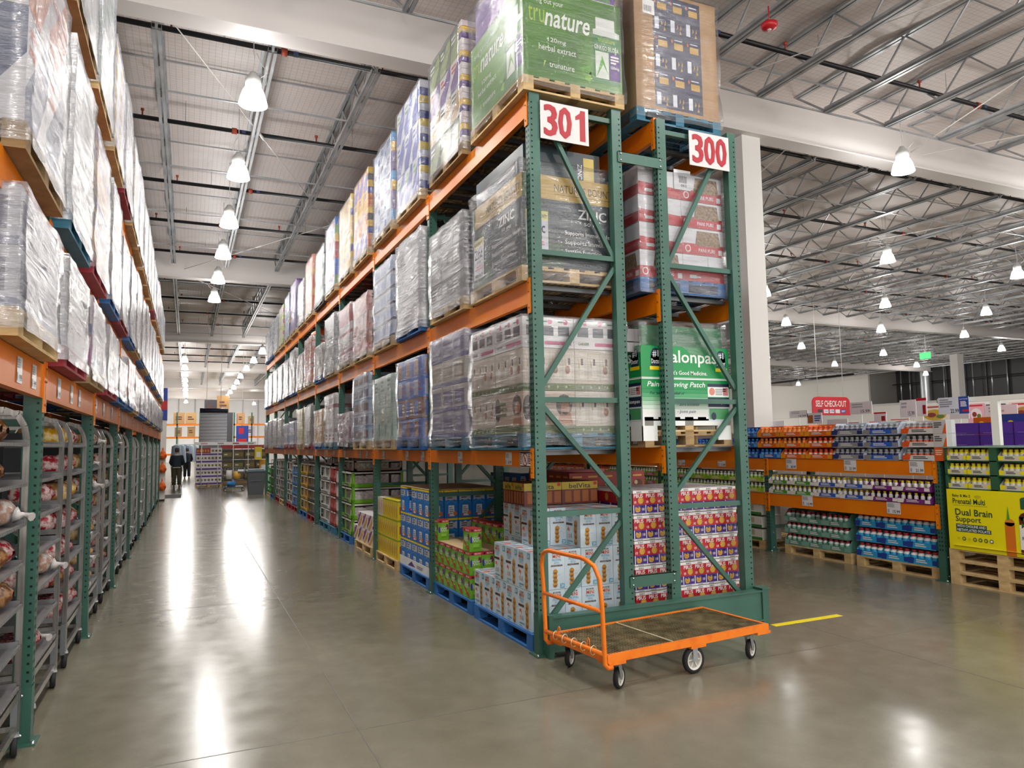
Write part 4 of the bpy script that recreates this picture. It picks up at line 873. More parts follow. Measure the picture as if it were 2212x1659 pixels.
# ------------------------------------------------------------------ floor goods in the 301 row
def muffin_mesh():
    b = MB(); w, d, h = .163, .262, .335; BX = noisy('pale_blue_carton', '#bccdd8', '#cfdde4', (4, 4, 4), .45)
    b.box(0, 0, 0, w, d, h, BX); f = faces(b, 0, 0, 0, w, d, h); OR = mt('#d8633a', .4); SB = mt('#4a9fc0', .4); DB = mt('#4a2a28', .4); MU = noisy('baked_muffin', '#a8712a', '#c9983f', (60, 60, 60), .6); MU2 = mt('#8a5a22', .6)
    def stack(F, cx, b0, s, asp):
        for i in range(4): F.ell(cx + (.012 if i % 2 else -.008), b0 + i * .115 * s, .12 * asp, .075 * s, MU, 2 + i * .3, 12); F.ell(cx, b0 + i * .115 * s - .035 * s, .095 * asp, .032 * s, MU2, 2.2 + i * .3, 8)
        rr = random.Random(3)
        for i in range(14): a, c = cx + rr.uniform(-.22, .22) * asp * 1.2, b0 + rr.uniform(-.05, .6) * s; F.rect(a, c, a + .02 * asp, c + .008, DB, 2)
    F = f['f']; F.rect(.28, .91, .72, .945, BLACK, 2); F.txt('KIRKLAND', .32, .915, .68, .94, WHITE, 3); F.txt('MiNi', .28, .80, .76, .895, OR, 2); F.txt('MUFFIN', .26, .715, .78, .785, SB, 2, False); F.txt('-BITES-', .34, .65, .7, .70, SB, 2, False); F.rect(.18, .585, .86, .625, DB, 2); F.txt('Chocolate Chip', .24, .593, .8, .617, WHITE, 3, False)
    stack(F, .42, .12, .95, 1.15); F.rect(.72, .03, .97, .14, SB, 2); F.txt('20', .76, .05, .93, .12, WHITE, 3)
    F = f['l']; F.rect(.12, .9, .42, .935, BLACK, 2); F.txt('KIRKLAND', .15, .906, .4, .93, WHITE, 3); F.txt('MiNi', .1, .79, .46, .885, OR, 2); F.txt('MUFFIN', .1, .71, .46, .775, SB, 2, False); F.txt('-BITES-', .14, .65, .42, .7, SB, 2, False); F.rect(.02, .54, .46, .6, DB, 2); F.rect(.76, .82, .96, .96, SB, 2); F.txt('20', .79, .85, .93, .93, WHITE, 3)
    F.ell(.17, .42, .08, .06, OR, 2); F.rect(.14, .34, .2, .4, WHITE, 3); F.txt('13', .12, .2, .28, .3, OR, 2); F.rect(.1, .1, .48, .13, SB, 2); F.rect(.34, .2, .38, .32, SB, 2); F.rect(.08, .04, .3, .055, SB, 2); stack(F, .68, .13, 1.35, .95)
    F = f['t']; F.rect(.05, .1, .5, .3, OR, 1); F.rect(.55, .1, .95, .2, SB); F.rect(.1, .5, .9, .56, OR); F.rect(.1, .62, .6, .66, SB); F.rect(.1, .8, .5, .84, DB); f['r'].rect(.1, .6, .9, .9, SB)
    return b.mesh('carton')
LAY = ['bottom', 'second', 'third', 'fourth', 'fifth', 'sixth', 'seventh', 'eighth', 'ninth', 'tenth']
mm = muffin_mesh()
pallet(-.09, .14, 0, 1.02, 1.36, BLUEP, 'on the floor under the muffin snack cartons')
cells = [(0, i, j) for i in range(6) for j in range(5)]
cells += [(1, i, j) for i in range(6) for j in range(5) if (j < 3 if i < 2 else True)]
cells += [(2, i, j) for i in range(1, 6) for j in range(5) if not (i < 3 and j == 0) and not (i == 1 and j > 1)]
for (l, i, j) in cells:
    solo('muffin_carton', mm, 'pale blue mini muffin carton, %s layer, %s column from aisle, %s row back' % (LAY[l], nth(i), nth(j)), 'snack carton', 'muffin snack cartons stacked on the blue pallet', (-.065 + i * .166 + R.uniform(0, .003), .21 + j * .266, .142 + l * .338))
# fruit snack cartons
def foot_mesh():
    b = MB(); w, d, h = .133, .203, .238; G = noisy('lime_carton', '#5a9a1e', '#8cc63a', (5, 5, 6), .4); b.box(0, 0, 0, w, d, h, G); f = faces(b, 0, 0, 0, w, d, h); RR = mt('#c8283c', .4); PB = mt('#3a3f92', .4); PU = mt('#7a2a5a', .4)
    for s in 'fl':
        F = f[s]; F.rect(0, .86, 1, 1, RR, 1); F.ell(.22 if s == 'f' else .3, .92, .09, .05, NAVY, 2); F.txt('REAL FRUIT', .42, .89, .96, .96, WHITE, 2)
        F.poly([(.05, .38), (.02, .6), (.16, .7), (.24, .48), (.2, .36)] if s == 'f' else [(.0, .45), (0, .8), (.1, .85), (.14, .6), (.1, .5)], PB, 1)
        F.txt('FOOT', .22 if s == 'f' else .3, .42, .84 if s == 'f' else .8, .62, WHITE, 3); F.txt('fruit by the', .3, .63, .72, .68, WHITE, 3, False); F.poly([(.7, .62), (.76, .78), (.95, .76), (.98, .55), (.86, .5)], PU, 1)
        F.rect(.3, .14, .9, .155, mt('#4a7a1a', .4), 1); F.lines(.3, .2, .8, .32, 2, mt('#a8d85a', .4), 1, 2)
        if s == 'l': F.poly([(.1, .42), (.3, .3), (.5, .2), (.72, .05), (.86, .08), (.8, .25), (.55, .26), (.4, .38), (.2, .48)], RR, 2)
    f['t'].rect(.03, .03, .97, .97, mt('#b82a3a', .4)); return b.mesh('carton')
fm_ = foot_mesh()
pallet(-.08, 1.60, 0, 1.0, 1.26, BLUEP, 'on the floor under the lime green fruit snack cartons')
fc = [(l, i, j) for l in range(2) for i in range(7) for j in range(6) ] 
fc += [(2, 0, 5), (2, 0, 0)] + [(2, 3, j) for j in range(1, 5)] + [(2, 6, j) for j in range(0, 5)] + [(2, 2, 0)][:0]
for (l, i, j) in fc:
    solo('fruit_snack_carton', fm_, 'lime green fruit snack carton with red top, %s layer, %s from aisle, %s back' % (LAY[l], nth(i), nth(j)), 'snack carton', 'lime green fruit snack cartons on the blue pallet', (-.055 + i * .137 + R.uniform(0, .003), 1.70 + j * .208, .142 + l * .2405 + (.002 if l == 2 else 0)))
b = MB(); b.box(-.045, 1.71, .6235, .89, 2.94, .6245, CARDL); solo('cardboard_sheet', b, 'tan cardboard slip sheet over the lime green cartons', 'cardboard sheet')
# generic printed carton factory
def carton_mesh(w, d, h, base, fn, r=.42):
    b = MB(); b.box(0, 0, 0, w, d, h, mt(base, r)); f = faces(b, 0, 0, 0, w, d, h); fn(f); return b.mesh('carton')
def ritz(f):
    for s in 'fl':
        F = f[s]; SV = mt('#c3c6d2', .35)
        F.rect(0, .93, 1, 1, YEL); F.poly([(.08, .62), (.3, .66), (.5, .6), (.7, .66), (.92, .62), (.92, .9), (.7, .84), (.5, .9), (.3, .84), (.08, .88)], SV); F.lines(.2, .68, .8, .84, 2, mt('#6a6a72', .4), 2, 7)
        F.poly([(.1, .5), (.5, .58), (.9, .5), (.9, .56), (.5, .64), (.1, .56)], mt('#2f8bd8', .4), 2); F.poly([(.28, .06), (.3, .45), (.72, .45), (.74, .06)], mt('#dfe2ea', .4), 2); F.lines(.34, .12, .68, .4, 4, mt('#8a8a9a', .4), 3, 1); F.ell(.78, .16, .14, .08, mt('#d8703a', .5), 3); F.ell(.3, .1, .08, .05, mt('#c83a4a', .5), 3)
rm = carton_mesh(.178, .262, .342, '#1f74c8', ritz)
pallet(-.08, 3.03, 0, 1.0, 1.3, BLUEP, 'on the floor under the blue and silver cracker cartons')
b = MB(); b.box(-.05, 3.07, .14, .93, 4.42, .15, WHITE); b.box(-.055, 3.07, .14, -.05, 4.42, .25, WHITE); b.box(-.055, 3.065, .14, .93, 3.07, .25, WHITE); F = Face(b, (-.056, 4.42, .14), (0,-1,0), (0,0,1), 1.35, .11); F.poly([(.3, .2), (.42, .8), (.55, .3)], PURPLE, 1); F.lines(.6, .3, .8, .7, 2, GREY, 1); solo('display_tray', b, 'white pallet tray holding blue and silver cracker cartons', 'tray')
for l in range(3):
    for i in range(5):
        for j in range(5):
            if (i < 1 or j == 0) and not (l == 2 and i == 0 and j == 3): solo('cracker_carton', rm, 'blue and silver cracker carton, %s layer, %s from aisle, %s back' % (LAY[l], nth(i), nth(j)), 'snack carton', 'blue cracker cartons', (-.04 + i * .186, 3.09 + j * .268, .152 + l * .346))
b = MB(); b.box(-.04, 3.09, 1.192, .9, 4.42, 1.198, CARDL); solo('cardboard_sheet', b, 'tan cardboard sheet topping the blue cracker cartons', 'cardboard sheet')
def yel(f):
    for s in 'fl':
        F = f[s]; F.rect(.0, .93, 1, 1, mt('#8aa82a', .4)); F.rect(.3, .1, .5, .85, mt('#d8a83a', .4)); F.rect(.62, .12, .7, .8, mt('#b87a2a', .4)); F.rect(.12, .3, .22, .7, mt('#c84a2a', .4)); F.rect(.34, .6, .46, .8, WHITE, 2)
ym = carton_mesh(.20, .118, .272, '#e8cf1c', yel)
def yel2(f):
    for s in 'fl': F = f[s]; F.rect(.2, .1, .8, .85, mt('#d8b8a0', .4)); F.rect(.3, .3, .5, .7, mt('#b87a6a', .4), 2)
ym2 = carton_mesh(.20, .118, .272, '#e6e0d0', yel2)
pallet(-.08, 4.50, 0, 1.0, 1.3, WOOD, 'on the floor under the yellow snack cartons')
for l in range(3):
    for i in range(4):
        for j in range(11 if l < 2 else 10):
            if True: solo('yellow_snack_carton', ym2 if (j > 6 and l == 2) else ym, '%s snack carton, %s layer, %s from aisle, %s back' % ('cream' if (j > 6 and l == 2) else 'narrow yellow', LAY[l], nth(i), nth(j)), 'snack carton', 'narrow yellow snack cartons', (-.05 + i * .206, 4.54 + j * .121, .142 + l * .276))
def crml(f):
    for s in 'fl':
        F = f[s]; F.poly([(.1, 0), (.5, .35), (1, .9), (1, .5), (.6, .1), (.4, 0)], mt('#d8a03a', .4)); F.poly([(0, .1), (.4, .45), (.8, .98), (.6, 1), (.2, .55), (0, .3)], mt('#8a3a7a', .4), 2); F.ell(.3, .7, .14, .16, mt('#c86a8a', .4), 2)
cm_ = carton_mesh(.30, .36, .24, '#e4dfe0', crml)
pallet(-.08, 5.98, 0, 1.0, 1.3, WOOD, 'on the floor under the white and purple swirl cartons')
for l in range(2):
    for i in range(3):
        for j in range(4 if l == 0 else 3):
            if True: solo('swirl_carton', cm_, 'white carton with purple and gold swirl, %s layer, %s from aisle, %s back' % (LAY[l], nth(i), nth(j)), 'snack carton', 'swirl cartons', (-.05 + i * .31, 6.02 + j * .37 + (.0 if l == 0 else .05), .142 + l * .245))
# open display tray stacks with pouches
def tray_mesh(w, d, h, base, dark, pou, wall='#e0ddd8', cols=2):
    """open-front display tray stacked: w along x, d along y; openings toward -x and -y; pouches inside"""
    b = MB(); B, DK, PM = mt(base, .45), mt(dark, .6), noisy('pouch_%s' % pou.lstrip('#'), pou, '#e8e6e2', (25, 25, 25), .35, lo=.35, hi=.75)
    b.box(0, 0, 0, w, d, .012, B); b.box(w - .01, 0, 0, w, d, h, B)
    for fx0, fx1 in ((0, .008),): b.box(fx0, 0, 0, fx1, d, h * .26, B)
    b.box(0, 0, 0, w, .008, h * .26, B)
    for c in range(cols + 1):
        y = c * d / cols; y = min(y, d - .05); b.box(0, y, 0, .01, y + .05, h, B)
        x = min(c * w / cols, w - .05); b.box(x, 0, 0, x + .05, .01, h, B)
    b.box(0, 0, h - .035, w, d, h - .008, mt(wall, .5))
    rr = random.Random(len(base) + int(h * 100))
    for c in range(cols * 2):
        y = (c + .5) * d / (cols * 2); b.box(.05, y - d / cols / 2 * .4, .012, .3, y + d / cols / 2 * .4, h * (.62 + .2 * rr.random()), PM)
        x = (c + .5) * w / (cols * 2); b.box(x - w / cols / 2 * .4, .05, .012, x + w / cols / 2 * .4, .25, h * (.62 + .2 * rr.random()), PM)
    F = Face(b, (-.001, d, 0), (0,-1,0), (0,0,1), d, h * .26); F.txt("That's it.", .35, .25, .68, .8, WHITE, 2) if base == '#72b41c' else F.lines(.1, .3, .8, .8, 2, DK, 1)
    if base == '#72b41c':
        F.rect(.33, .15, .72, .88, BLACK, 1); G = Face(b, (-.001, .05 + d / 2, h * .3), (0,-1,0), (0,0,1), .05, h * .6)
        for yy in (d, d / 2 + .05): 
            G = Face(b, (-.0015, yy, h * .3), (0,-1,0), (0,0,1), .05, h * .65); [G.rect(.15 + i * .3, .05 + j * .12, .3 + i * .3, .12 + j * .12, mt('#b8442a', .4)) for i in range(3) for j in range(7)]
    return b.mesh('display_tray')
TR = [ # y0, width along aisle, tier h, tiers, tray colour, interior, pouch, pallet, name
 (7.62, 1.16, .285, 4, '#72b41c', '#3a5a1a', '#b8a8b0', BLUEP, 'lime green display tray with fruit bar pouches'),
 (8.78, .34, .28, 4, '#e0dcd8', '#4a3a38', '#8a7a74', BLUEP, 'white display tray with brown pouches'),
 (9.14, .62, .30, 4, '#c8281e', '#5a1a1a', '#d87a6a', TEALP, 'red and white display tray'),
 (9.80, 1.2, .30, 4, '#d8d8d6', '#5a5a58', '#b8bcb8', TEALP, 'pale grey display tray with silver pouches'),
 (11.55, 1.26, .30, 4, '#4a4440', '#2a2624', '#a8a29c', REDP, 'dark display tray with clear pouches'),
 (12.85, 1.2, .30, 4, '#e0ac14', '#5a4614', '#c89a4a', BLUEP, 'yellow display tray'),
 (14.45, 1.2, .28, 4, '#3a8ad0', '#2a4a7a', '#7aa8d8', REDP, 'blue display tray'),
 (15.7, 1.2, .30, 4, '#d0cdc8', '#5a4a44', '#b06a5a', REDP, 'white display tray with red pouches'),
 (17.3, 1.26, .31, 4, '#8a8684', '#3a3836', '#b4b0ac', WOOD, 'grey display tray'),
 (18.6, 1.2, .31, 4, '#c4c0bc', '#4a4442', '#94908c', REDP, 'pale display tray'),
 (20.1, 1.2, .30, 4, '#6a3a34', '#3a2220', '#8a4a44', BLUEP, 'maroon display tray'),
 (21.4, 1.2, .32, 3, '#2aa84a', '#1a5a2a', '#3ac85a', WOOD, 'bright green display tray'),
]
for n_, (y, wd, hh, nt_, base, dk, pou, pal, nm) in enumerate(TR):
    me = tray_mesh(.95, wd, hh, base, dk, pou)
    if wd > .5: pallet(-.08, y, 0, 1.0, max(wd, 1.0) if wd > .9 else wd, pal, 'on the floor under the %ss' % nm)
    for l in range(nt_): solo('display_tray', me, '%s, %s tier, floor stack %d' % (nm, LAY[l], n_ + 1), 'display tray', 'open display trays', (-.05, y + .02, .142 + l * hh + (.0 if wd > .5 else 0)))
def head(y, w, z, cols, nm):
    me = tray_mesh(.9, w, .2, cols, '#4a3a34', '#9a8a80'); solo('display_tray', me, nm, 'display tray', 'open display trays', (.0, y, z))
head(7.7, 1.0, 1.29, '#b89a8a', 'tan dotted display tray on top of the lime green stack'); head(9.9, .9, 1.35, '#d8d4d0', 'torn white tray lying on the pale grey stack')
# goods deeper in bay 2..3 of the 300 row
def cereal(f):
    F = f['f']; F.poly([(.2, .05), (.15, .5), (.3, .9), (.7, .9), (.85, .5), (.8, .05)], mt('#d8dbe4', .4)); F.lines(.3, .66, .7, .8, 2, mt('#5a4a78', .4), 2, 7); F.ell(.5, .38, .22, .14, mt('#7a4a2a', .5), 2); F.ell(.5, .26, .24, .08, mt('#d8b04a', .5), 2); F = f['l']; F.rect(.2, .1, .8, .85, mt('#c8cbd8', .4)); F.lines(.3, .2, .7, .7, 6, mt('#5a6a9a', .4), 2)
ce = carton_mesh(.155, .22, .30, '#2a6cb8', cereal)
pallet(1.1, 2.98, 0, 1.0, 1.2, WOODD, 'behind the frame under dark blue cereal cartons')
for l in range(4):
    for i in range(6):
        for j in range(4):
            if i == 0 or j == 0: solo('cereal_carton', ce, 'blue cereal carton in shade, %s layer, %s across, %s back' % (LAY[l], nth(i), nth(j)), 'cereal carton', 'blue cereal cartons behind the green frame', (1.12 + i * .16, 3.02 + j * .23, .142 + l * .305))
def redy(f):
    for s in 'fl': F = f[s]; F.rect(0, 0, 1, .35, mt('#d8b01a', .4)); F.ell(.55, .45, .3, .2, mt('#6a3a1a', .5), 2); F.ell(.4, .5, .12, .1, mt('#d8c8a0', .5), 3); F.rect(.2, .78, .8, .86, mt('#e0a83a', .4), 2)
re_ = carton_mesh(.2, .17, .25, '#a8302a', redy)
pallet(1.1, 1.62, 0, 1.0, 1.2, WOODD, 'behind the frame under red and yellow cookie cartons')
for l in range(5):
    for i in range(5):
        for j in range(6):
            if i == 0 or j in (0, 5): solo('cookie_carton', re_, 'red and yellow cookie carton in shade, %s layer, %s across, %s back' % (LAY[l], nth(i), nth(j)), 'cookie carton', 'cookie cartons behind', (1.12 + i * .2, 1.64 + j * .175, .142 + l * .254))
# peanut cracker boxes in the 300 end
def pb(col, w, h, words_):
    b = MB(); b.box(0, 0, 0, w, .19, h, mt(col, .38)); f = faces(b, 0, 0, 0, w, .19, h); CK = noisy('cracker_print', '#b8862a', '#d8aa4a', (50, 50, 50), .5)
    F = f['f']
    if words_: F.rect(0, .8, 1, 1, WHITE, 1); F.txt('BOBOS', .3, .83, .7, .95, BLACK, 2); F.txt('PBUS', .06, .5, .8, .76, WHITE, 2); F.txt('10', .06, .1, .24, .28, WHITE, 3); F.ell(.62, .3, .24, .24, CK, 2); F.ell(.3, .42, .08, .08, DRED, 3)
    else: F.rect(0, 0, .06, 1, WHITE, 1); F.poly([(.12, .5), (.2, .15), (.4, .1), (.55, .25), (.58, .6), (.45, .85), (.42, .6), (.3, .7), (.18, .8)], CK, 2); F.txt('10', .72, .3, .92, .62, WHITE, 2); F.rect(.64, .66, .7, .9, BLACK, 2); F.rect(.74, .7, .8, .9, BLACK, 2)
    F = f['l']; F.rect(0, .8, 1, 1, WHITE) if words_ else F.rect(0, 0, .06, 1, WHITE); F.ell(.7, .4, .16, .3, CK, 2); f['t'].rect(.05, .05, .95, .95, mt('#d8d4d6', .45)); f['r'].rect(.1, .1, .9, .7, mt('#8a1f3a', .4))
    return b.mesh('carton')
pr, pp = pb('#b81f2e', .134, .132, True), pb('#452a84', .134, .076, False)
pallet(.98, .18, 0, 1.2, 1.1, WOODD, 'under the red and purple cracker boxes behind the guard rail')
for l in range(5):
    z = .142 + l * .232
    for i in range(9):
        for j in range(5):
            if i == 0 or j == 0 or l == 4:
                x, y = 1.0 + i * .1345, .21 + j * .2
                if i > 0 and j > 3: continue
                solo('cracker_box', pr, 'red cracker box, %s tier, %s column, %s row back' % (LAY[l], nth(i), nth(j)), 'cracker box', 'red and purple cracker boxes', (x, y, z + .094))
                if i == 0 or j == 0: solo('cracker_box', pp, 'purple cracker box, %s tier, %s column, %s row back' % (LAY[l], nth(i), nth(j)), 'cracker box', 'red and purple cracker boxes', (x, y, z + .018))
    b = MB(); b.box(.995, .205, z, 2.215, 1.02 if l == 4 else 1.2, z + .016, mt('#dcdad8', .5)); F = Face(b, (.995, .205, z), (1,0,0), (0,0,1), 1.22, .016)
    for i in range(9): F.rect(.03 + i * .11, .2, .08 + i * .11, .8, GREY, 1)
    solo('tray_liner', b, 'white cardboard tray under the %s tier of cracker boxes' % LAY[l], 'tray', 'white tray liners')
def belv(f):
    for s in 'fl': F = f[s]; F.rect(0, .66, 1, 1, mt('#b8a02a', .4)); F.txt('belVita', .2, .7, .8, .92, mt('#3a3a1a', .4), 2); [F.rect(.08 + i * .24, .08, .26 + i * .24, .6, mt('#9a5a2a', .5), 2) for i in range(4)]; F.ell(.93, .9, .05, .08, RED, 3)
be = carton_mesh(.40, .24, .21, '#6a2a22', belv)
for i in range(2):
    for j in range(2): solo('biscuit_case', be, 'brown and gold biscuit case, %s across, %s back, on top of muffin cartons' % (nth(i), nth(j)), 'biscuit case', 'biscuit cases', (.14 + i * .405, .75 + j * .25, 1.161))

# ------------------------------------------------------------------ flatbed cart
def wheel_mb(r, wd, rim_col='#d8d5cc', spokes=True):
    b = MB(); rc = mt(rim_col, .4)
    b.lathe([(r*.74, -wd/2), (r*.94, -wd/2), (r, -wd*.3), (r, wd*.3), (r*.94, wd/2), (r*.74, wd/2)], RUBBER, 28, (0,0,0), 'y')
    b.lathe([(r*.74, -wd*.42), (r*.62, -wd*.42), (r*.60, -wd*.2), (r*.60, wd*.2), (r*.62, wd*.42), (r*.74, wd*.42)], rc, 28, (0,0,0), 'y')
    b.lathe([(.0, -wd*.5), (r*.16, -wd*.5), (r*.16, wd*.5), (0, wd*.5)], rc, 12, (0,0,0), 'y')
    b.lathe([(0, -wd*.56), (r*.09, -wd*.56), (r*.09, wd*.56), (0, wd*.56)], STEEL, 8, (0,0,0), 'y')
    b.lathe([(r*.1, -wd*.06), (r*.62, -wd*.06)], mt('#a8a49b', .5), 28, (0,0,0), 'y'); b.lathe([(r*.62, wd*.06), (r*.1, wd*.06)], mt('#a8a49b', .5), 28, (0,0,0), 'y')
    if spokes:
        for i in range(6): a = i * math.pi / 3; b.bar((0, 0, 0), (math.cos(a) * r * .64, 0, math.sin(a) * r * .64), .008, wd * .5, rc, (0, 1, 0))
    return b
def caster(parent, x, y, ztop, r, wd, ang=0, fork=True):
    t = obj('caster', None, parent, (x, y, 0), ang)
    b = MB(); PL = mt('#a9acae', .4, .7)
    off = .035 if fork else 0
    for s in (-1, 1):
        yy = s * (wd / 2 + .006)
        b.face([(-.028, yy, ztop - .01), (.028, yy, ztop - .01), (off + .014, yy, r - .012), (off - .014, yy, r - .012)], PL); b.bar((0, yy, ztop - .012), (off, yy, r), .045, .003, PL, (0, 1, 0))
    b.box(-.04, -wd/2 - .012, ztop - .014, .04, wd/2 + .012, ztop, PL)
    obj('fork', b, t); w = obj('wheel', wheel_mb(r, wd), t, (off, 0, r)); return t
def flatcart():
    t = thing('flatbed_cart', 'orange flatbed cart with wire mesh deck standing at the end of aisle 301', 'flatbed cart', None, (-.08, -1.04, 0), math.radians(5.5))
    L, W, Z = 1.62, .74, .27
    b = MB(); b.box(0, 0, Z - .055, L, .03, Z, CARTOR); b.box(0, W - .03, Z - .055, L, W, Z, CARTOR); b.box(L - .03, .03, Z - .055, L, W - .03, Z, CARTOR); b.box(.0, .03, Z - .055, .03, W - .03, Z - .0, CARTOR)
    for x in (.4, .81, 1.22): b.box(x, .03, Z - .05, x + .035, W - .03, Z - .02, CARTOR)
    for x in (.02, .79, 1.50): b.box(x - .01, .0, Z - .075, x + .14, .13, Z - .055, CARTOR); b.box(x - .01, W - .13, Z - .075, x + .14, W, Z - .055, CARTOR)
    obj('frame', b, t)
    MS = noisy('worn_mesh_wire', '#6e6548', '#b4aa86', (9, 9, 9), .45, .5, lo=.3, hi=.7)
    b = MB(); n = 62
    for i in range(n + 1): x = .03 + i * (L - .06) / n; b.box(x - .0022, .03, Z - .012, x + .0022, W - .03, Z - .004, MS, 'b')
    n = 20
    for i in range(n + 1): y = .03 + i * (W - .06) / n; b.box(.03, y - .0022, Z - .016, L - .03, y + .0022, Z - .008, MS, 'b')
    b.box(.62, .03, Z - .004, .632, W - .03, Z + .001, mt('#cfc6a8', .5)); obj('wire_deck', b, t)
    # handle
    b = MB(); r = .0165; H = .93; lean = -.075
    pts = [(.03, -.01, .19), (-.01, -.01, .19), (-.035, -.01, .22)] + [(-.035 + lean * 0, -.01, .3), (-.045, -.01, .6), (-.06, -.01, .8)]
    p = [V(q) for q in pts]
    top = [(-.075, .03, .885), (-.085, .09, .915), (-.095, .16, .93), (-.095, .37, .93), (-.095, W - .16, .93), (-.085, W - .09, .915), (-.075, W - .03, .885)]
    p += [V(q) for q in top] + [V((q[0], W + .01, q[2])) for q in reversed(pts)]
    b.tube(p, r, CARTOR, 12); b.tube([(-.050, -.01, .58), (-.050, W + .01, .58)], .014, CARTOR, 10); b.tube([(-.036, -.01, .285), (-.036, W + .01, .285)], .0165, CARTOR, 12)
    obj('push_handle', b, t)
    b = MB()
    for i in range(5):
        y = .12 + i * .12; pp = []
        for k in range(14): a = 2 * math.pi * k / 14; pp.append((-.036 + .032 * math.cos(a), y + .01 * math.cos(a), .285 + .032 * math.sin(a)))
        b.tube(pp, .0035, mt('#d8cfae', .35, .6), 5, True)
    obj('hook_rings', b, t)
    b = MB()
    for y in (.2, .58):
        pp = [(-.02 + .0 * k, y + .014 * math.cos(math.pi * k / 8), .33 + .02 * math.sin(math.pi * k / 8)) for k in range(9)]; b.tube([(-.02, y + .014, .285)] + pp + [(-.02, y - .014, .285)], .004, CARTOR, 6)
    obj('eyelets', b, t)
    caster(t, .13, .07, Z - .075, .075, .035, .5); caster(t, .12, W - .07, Z - .075, .075, .035, .6); caster(t, L - .16, .07, Z - .075, .075, .035, .35); caster(t, L - .16, W - .07, Z - .075, .075, .035, 2.2)
    caster(t, .84, .05, Z - .06, .1, .04, 0, False); caster(t, .84, W - .05, Z - .06, .1, .04, 0, False)
flatcart()
b = MB(); b.box(2.30, -.165, 0, 3.17, -.09, .002, mt('#f2dc10', .45)); solo('floor_tape', b, 'bright yellow tape strip on the floor beside the rack end', 'floor tape', None)

# ------------------------------------------------------------------ bread racks
def bread_proto():
    t = thing('bakery_rack', 'x', 'bakery rack', 'aluminium bakery racks under the left pallet rack'); W, D, H = .90, .56, 2.0
    for i, y in enumerate((0, W)):
        b = MB()
        pts = [(0, y, .14), (0, y, 1.82), (-.015, y, 1.90), (-.05, y, 1.97), (-.12, y, 2.0), (-D + .12, y, 2.0), (-D + .05, y, 1.97), (-D + .015, y, 1.90), (-D, y, 1.82), (-D, y, .14)]
        for p, q in zip(pts, pts[1:]): b.bar(p, q, .034, .022, ALU, (0, 1, 0))
        obj('upright_arch', b, t)
    b = MB()
    for z in (.15, .33):
        for x in (0, -D): b.box(x - .012, -.02, z - .02, x + .012, W + .02, z + .022, ALU)
        b.box(-D, -.015, z - .015, 0, .015, z + .015, ALU); b.box(-D, W - .015, z - .015, 0, W + .015, z + .015, ALU)
    for y in (0, W): b.box(-.02, y - .05, .12, .014, y + .05, .36, mt('#8f9496', .35, .9))
    obj('base_frame', b, t)
    b = MB(); b.box(-D - .004, .02, .36, -D + .002, W - .02, 1.9, mt('#33363d', .5)); b.box(-D, .022, .36, -.2, .026, 1.9, mt('#33363d', .5)); obj('back_panel', b, t)
    sm = MB(); T = mt('#98989a', .35, .6); sm.box(-D + .02, .02, 0, 0.01, W - .02, .006, T); sm.box(0, .02, 0, .012, W - .02, .02, T); sm.box(-D + .02, .02, 0, 0, .028, .04, T); sm.box(-D + .02, W - .028, 0, 0, W - .02, .04, T)
    for i in range(16): y = .05 + i * (W - .1) / 15; sm.box(.0125, y, .004, .0135, y + .012, .016, mt('#8e8e8c', .5))
    me = sm.mesh('shelf')
    for k in range(7): obj('shelf', me, t, (0, 0, .37 + k * .235))
    wm = wheel_mb(.066, .032, '#b0aca6', False).mesh('wheel'); fk = MB(); fk.face([(-.03, -.022, .13), (.03, -.022, .13), (.016, -.022, .055), (-.006, -.022, .055)], ZINC); fk.face([(-.03, .022, .13), (.03, .022, .13), (.016, .022, .055), (-.006, .022, .055)], ZINC); fk.box(-.035, -.025, .118, .035, .025, .13, ZINC); fm = fk.mesh('fork')
    for x in (0.0, -D):
        for y in (.04, W - .04): c = obj('caster', None, t, (x, y, 0), math.pi / 2 + .2); obj('wheel', wm, c, (.006, 0, .066)); obj('fork', fm, c)
    return t
def bag_mesh(kind):
    col = {'red': ('#a01c2e', '#d4bcb8'), 'tan': ('#c08a4e', '#e8c890'), 'brown': ('#6a4228', '#b08050'), 'yellow': ('#d8a020', '#f0d890'), 'white': ('#d8d0cc', '#b88a70')}[kind]
    m1 = noisy('bread_print_' + kind, col[0], col[1], (22, 30, 22), .22, lo=.42, hi=.56, bump=.3); m2 = mt('#c8c2c0', .2)
    b = MB(); n, m = 14, 9
    base = 0; k = b.m(m1)
    lx, ly, lz = .17, .072, .078
    for i in range(m + 1):
        u = -1 + 2 * i / m; rr = (1 - abs(u) ** 5) ** .5 if abs(u) < 1 else .0; rr = max(rr, .16)
        for j in range(n):
            a = 2 * math.pi * j / n; c, s = math.cos(a), math.sin(a); c = math.copysign(abs(c) ** .6, c); s = math.copysign(abs(s) ** .7, s)
            q = noise.noise(V((u * 2.2, c * 1.5, s * 1.5 + len(kind)))) * .012 + .006 * math.sin(u * 14)
            b.v.append((u * lx - .16, c * (ly * rr + q), lz + s * (lz * rr + q * .6)))
    for i in range(m):
        for j in range(n): b.f.append((i*n+j, i*n+(j+1) % n, (i+1)*n+(j+1) % n, (i+1)*n+j)); b.mi.append(k); b.sm.append(True)
    b.f.append(tuple(reversed(range(n)))); b.mi.append(k); b.sm.append(True)
    # gathered bag end toward the aisle
    if kind == 'white': b.tube([(lx - .165, 0, .06), (lx - .14, 0, .055), (lx - .12, .004, .06), (lx - .10, .01, .05), (lx - .08, .0, .045)], .03, m2, 8, radii=[.05, .022, .012, .02, .026])
    bmb_[kind] = b; return b.mesh('bread_bag')
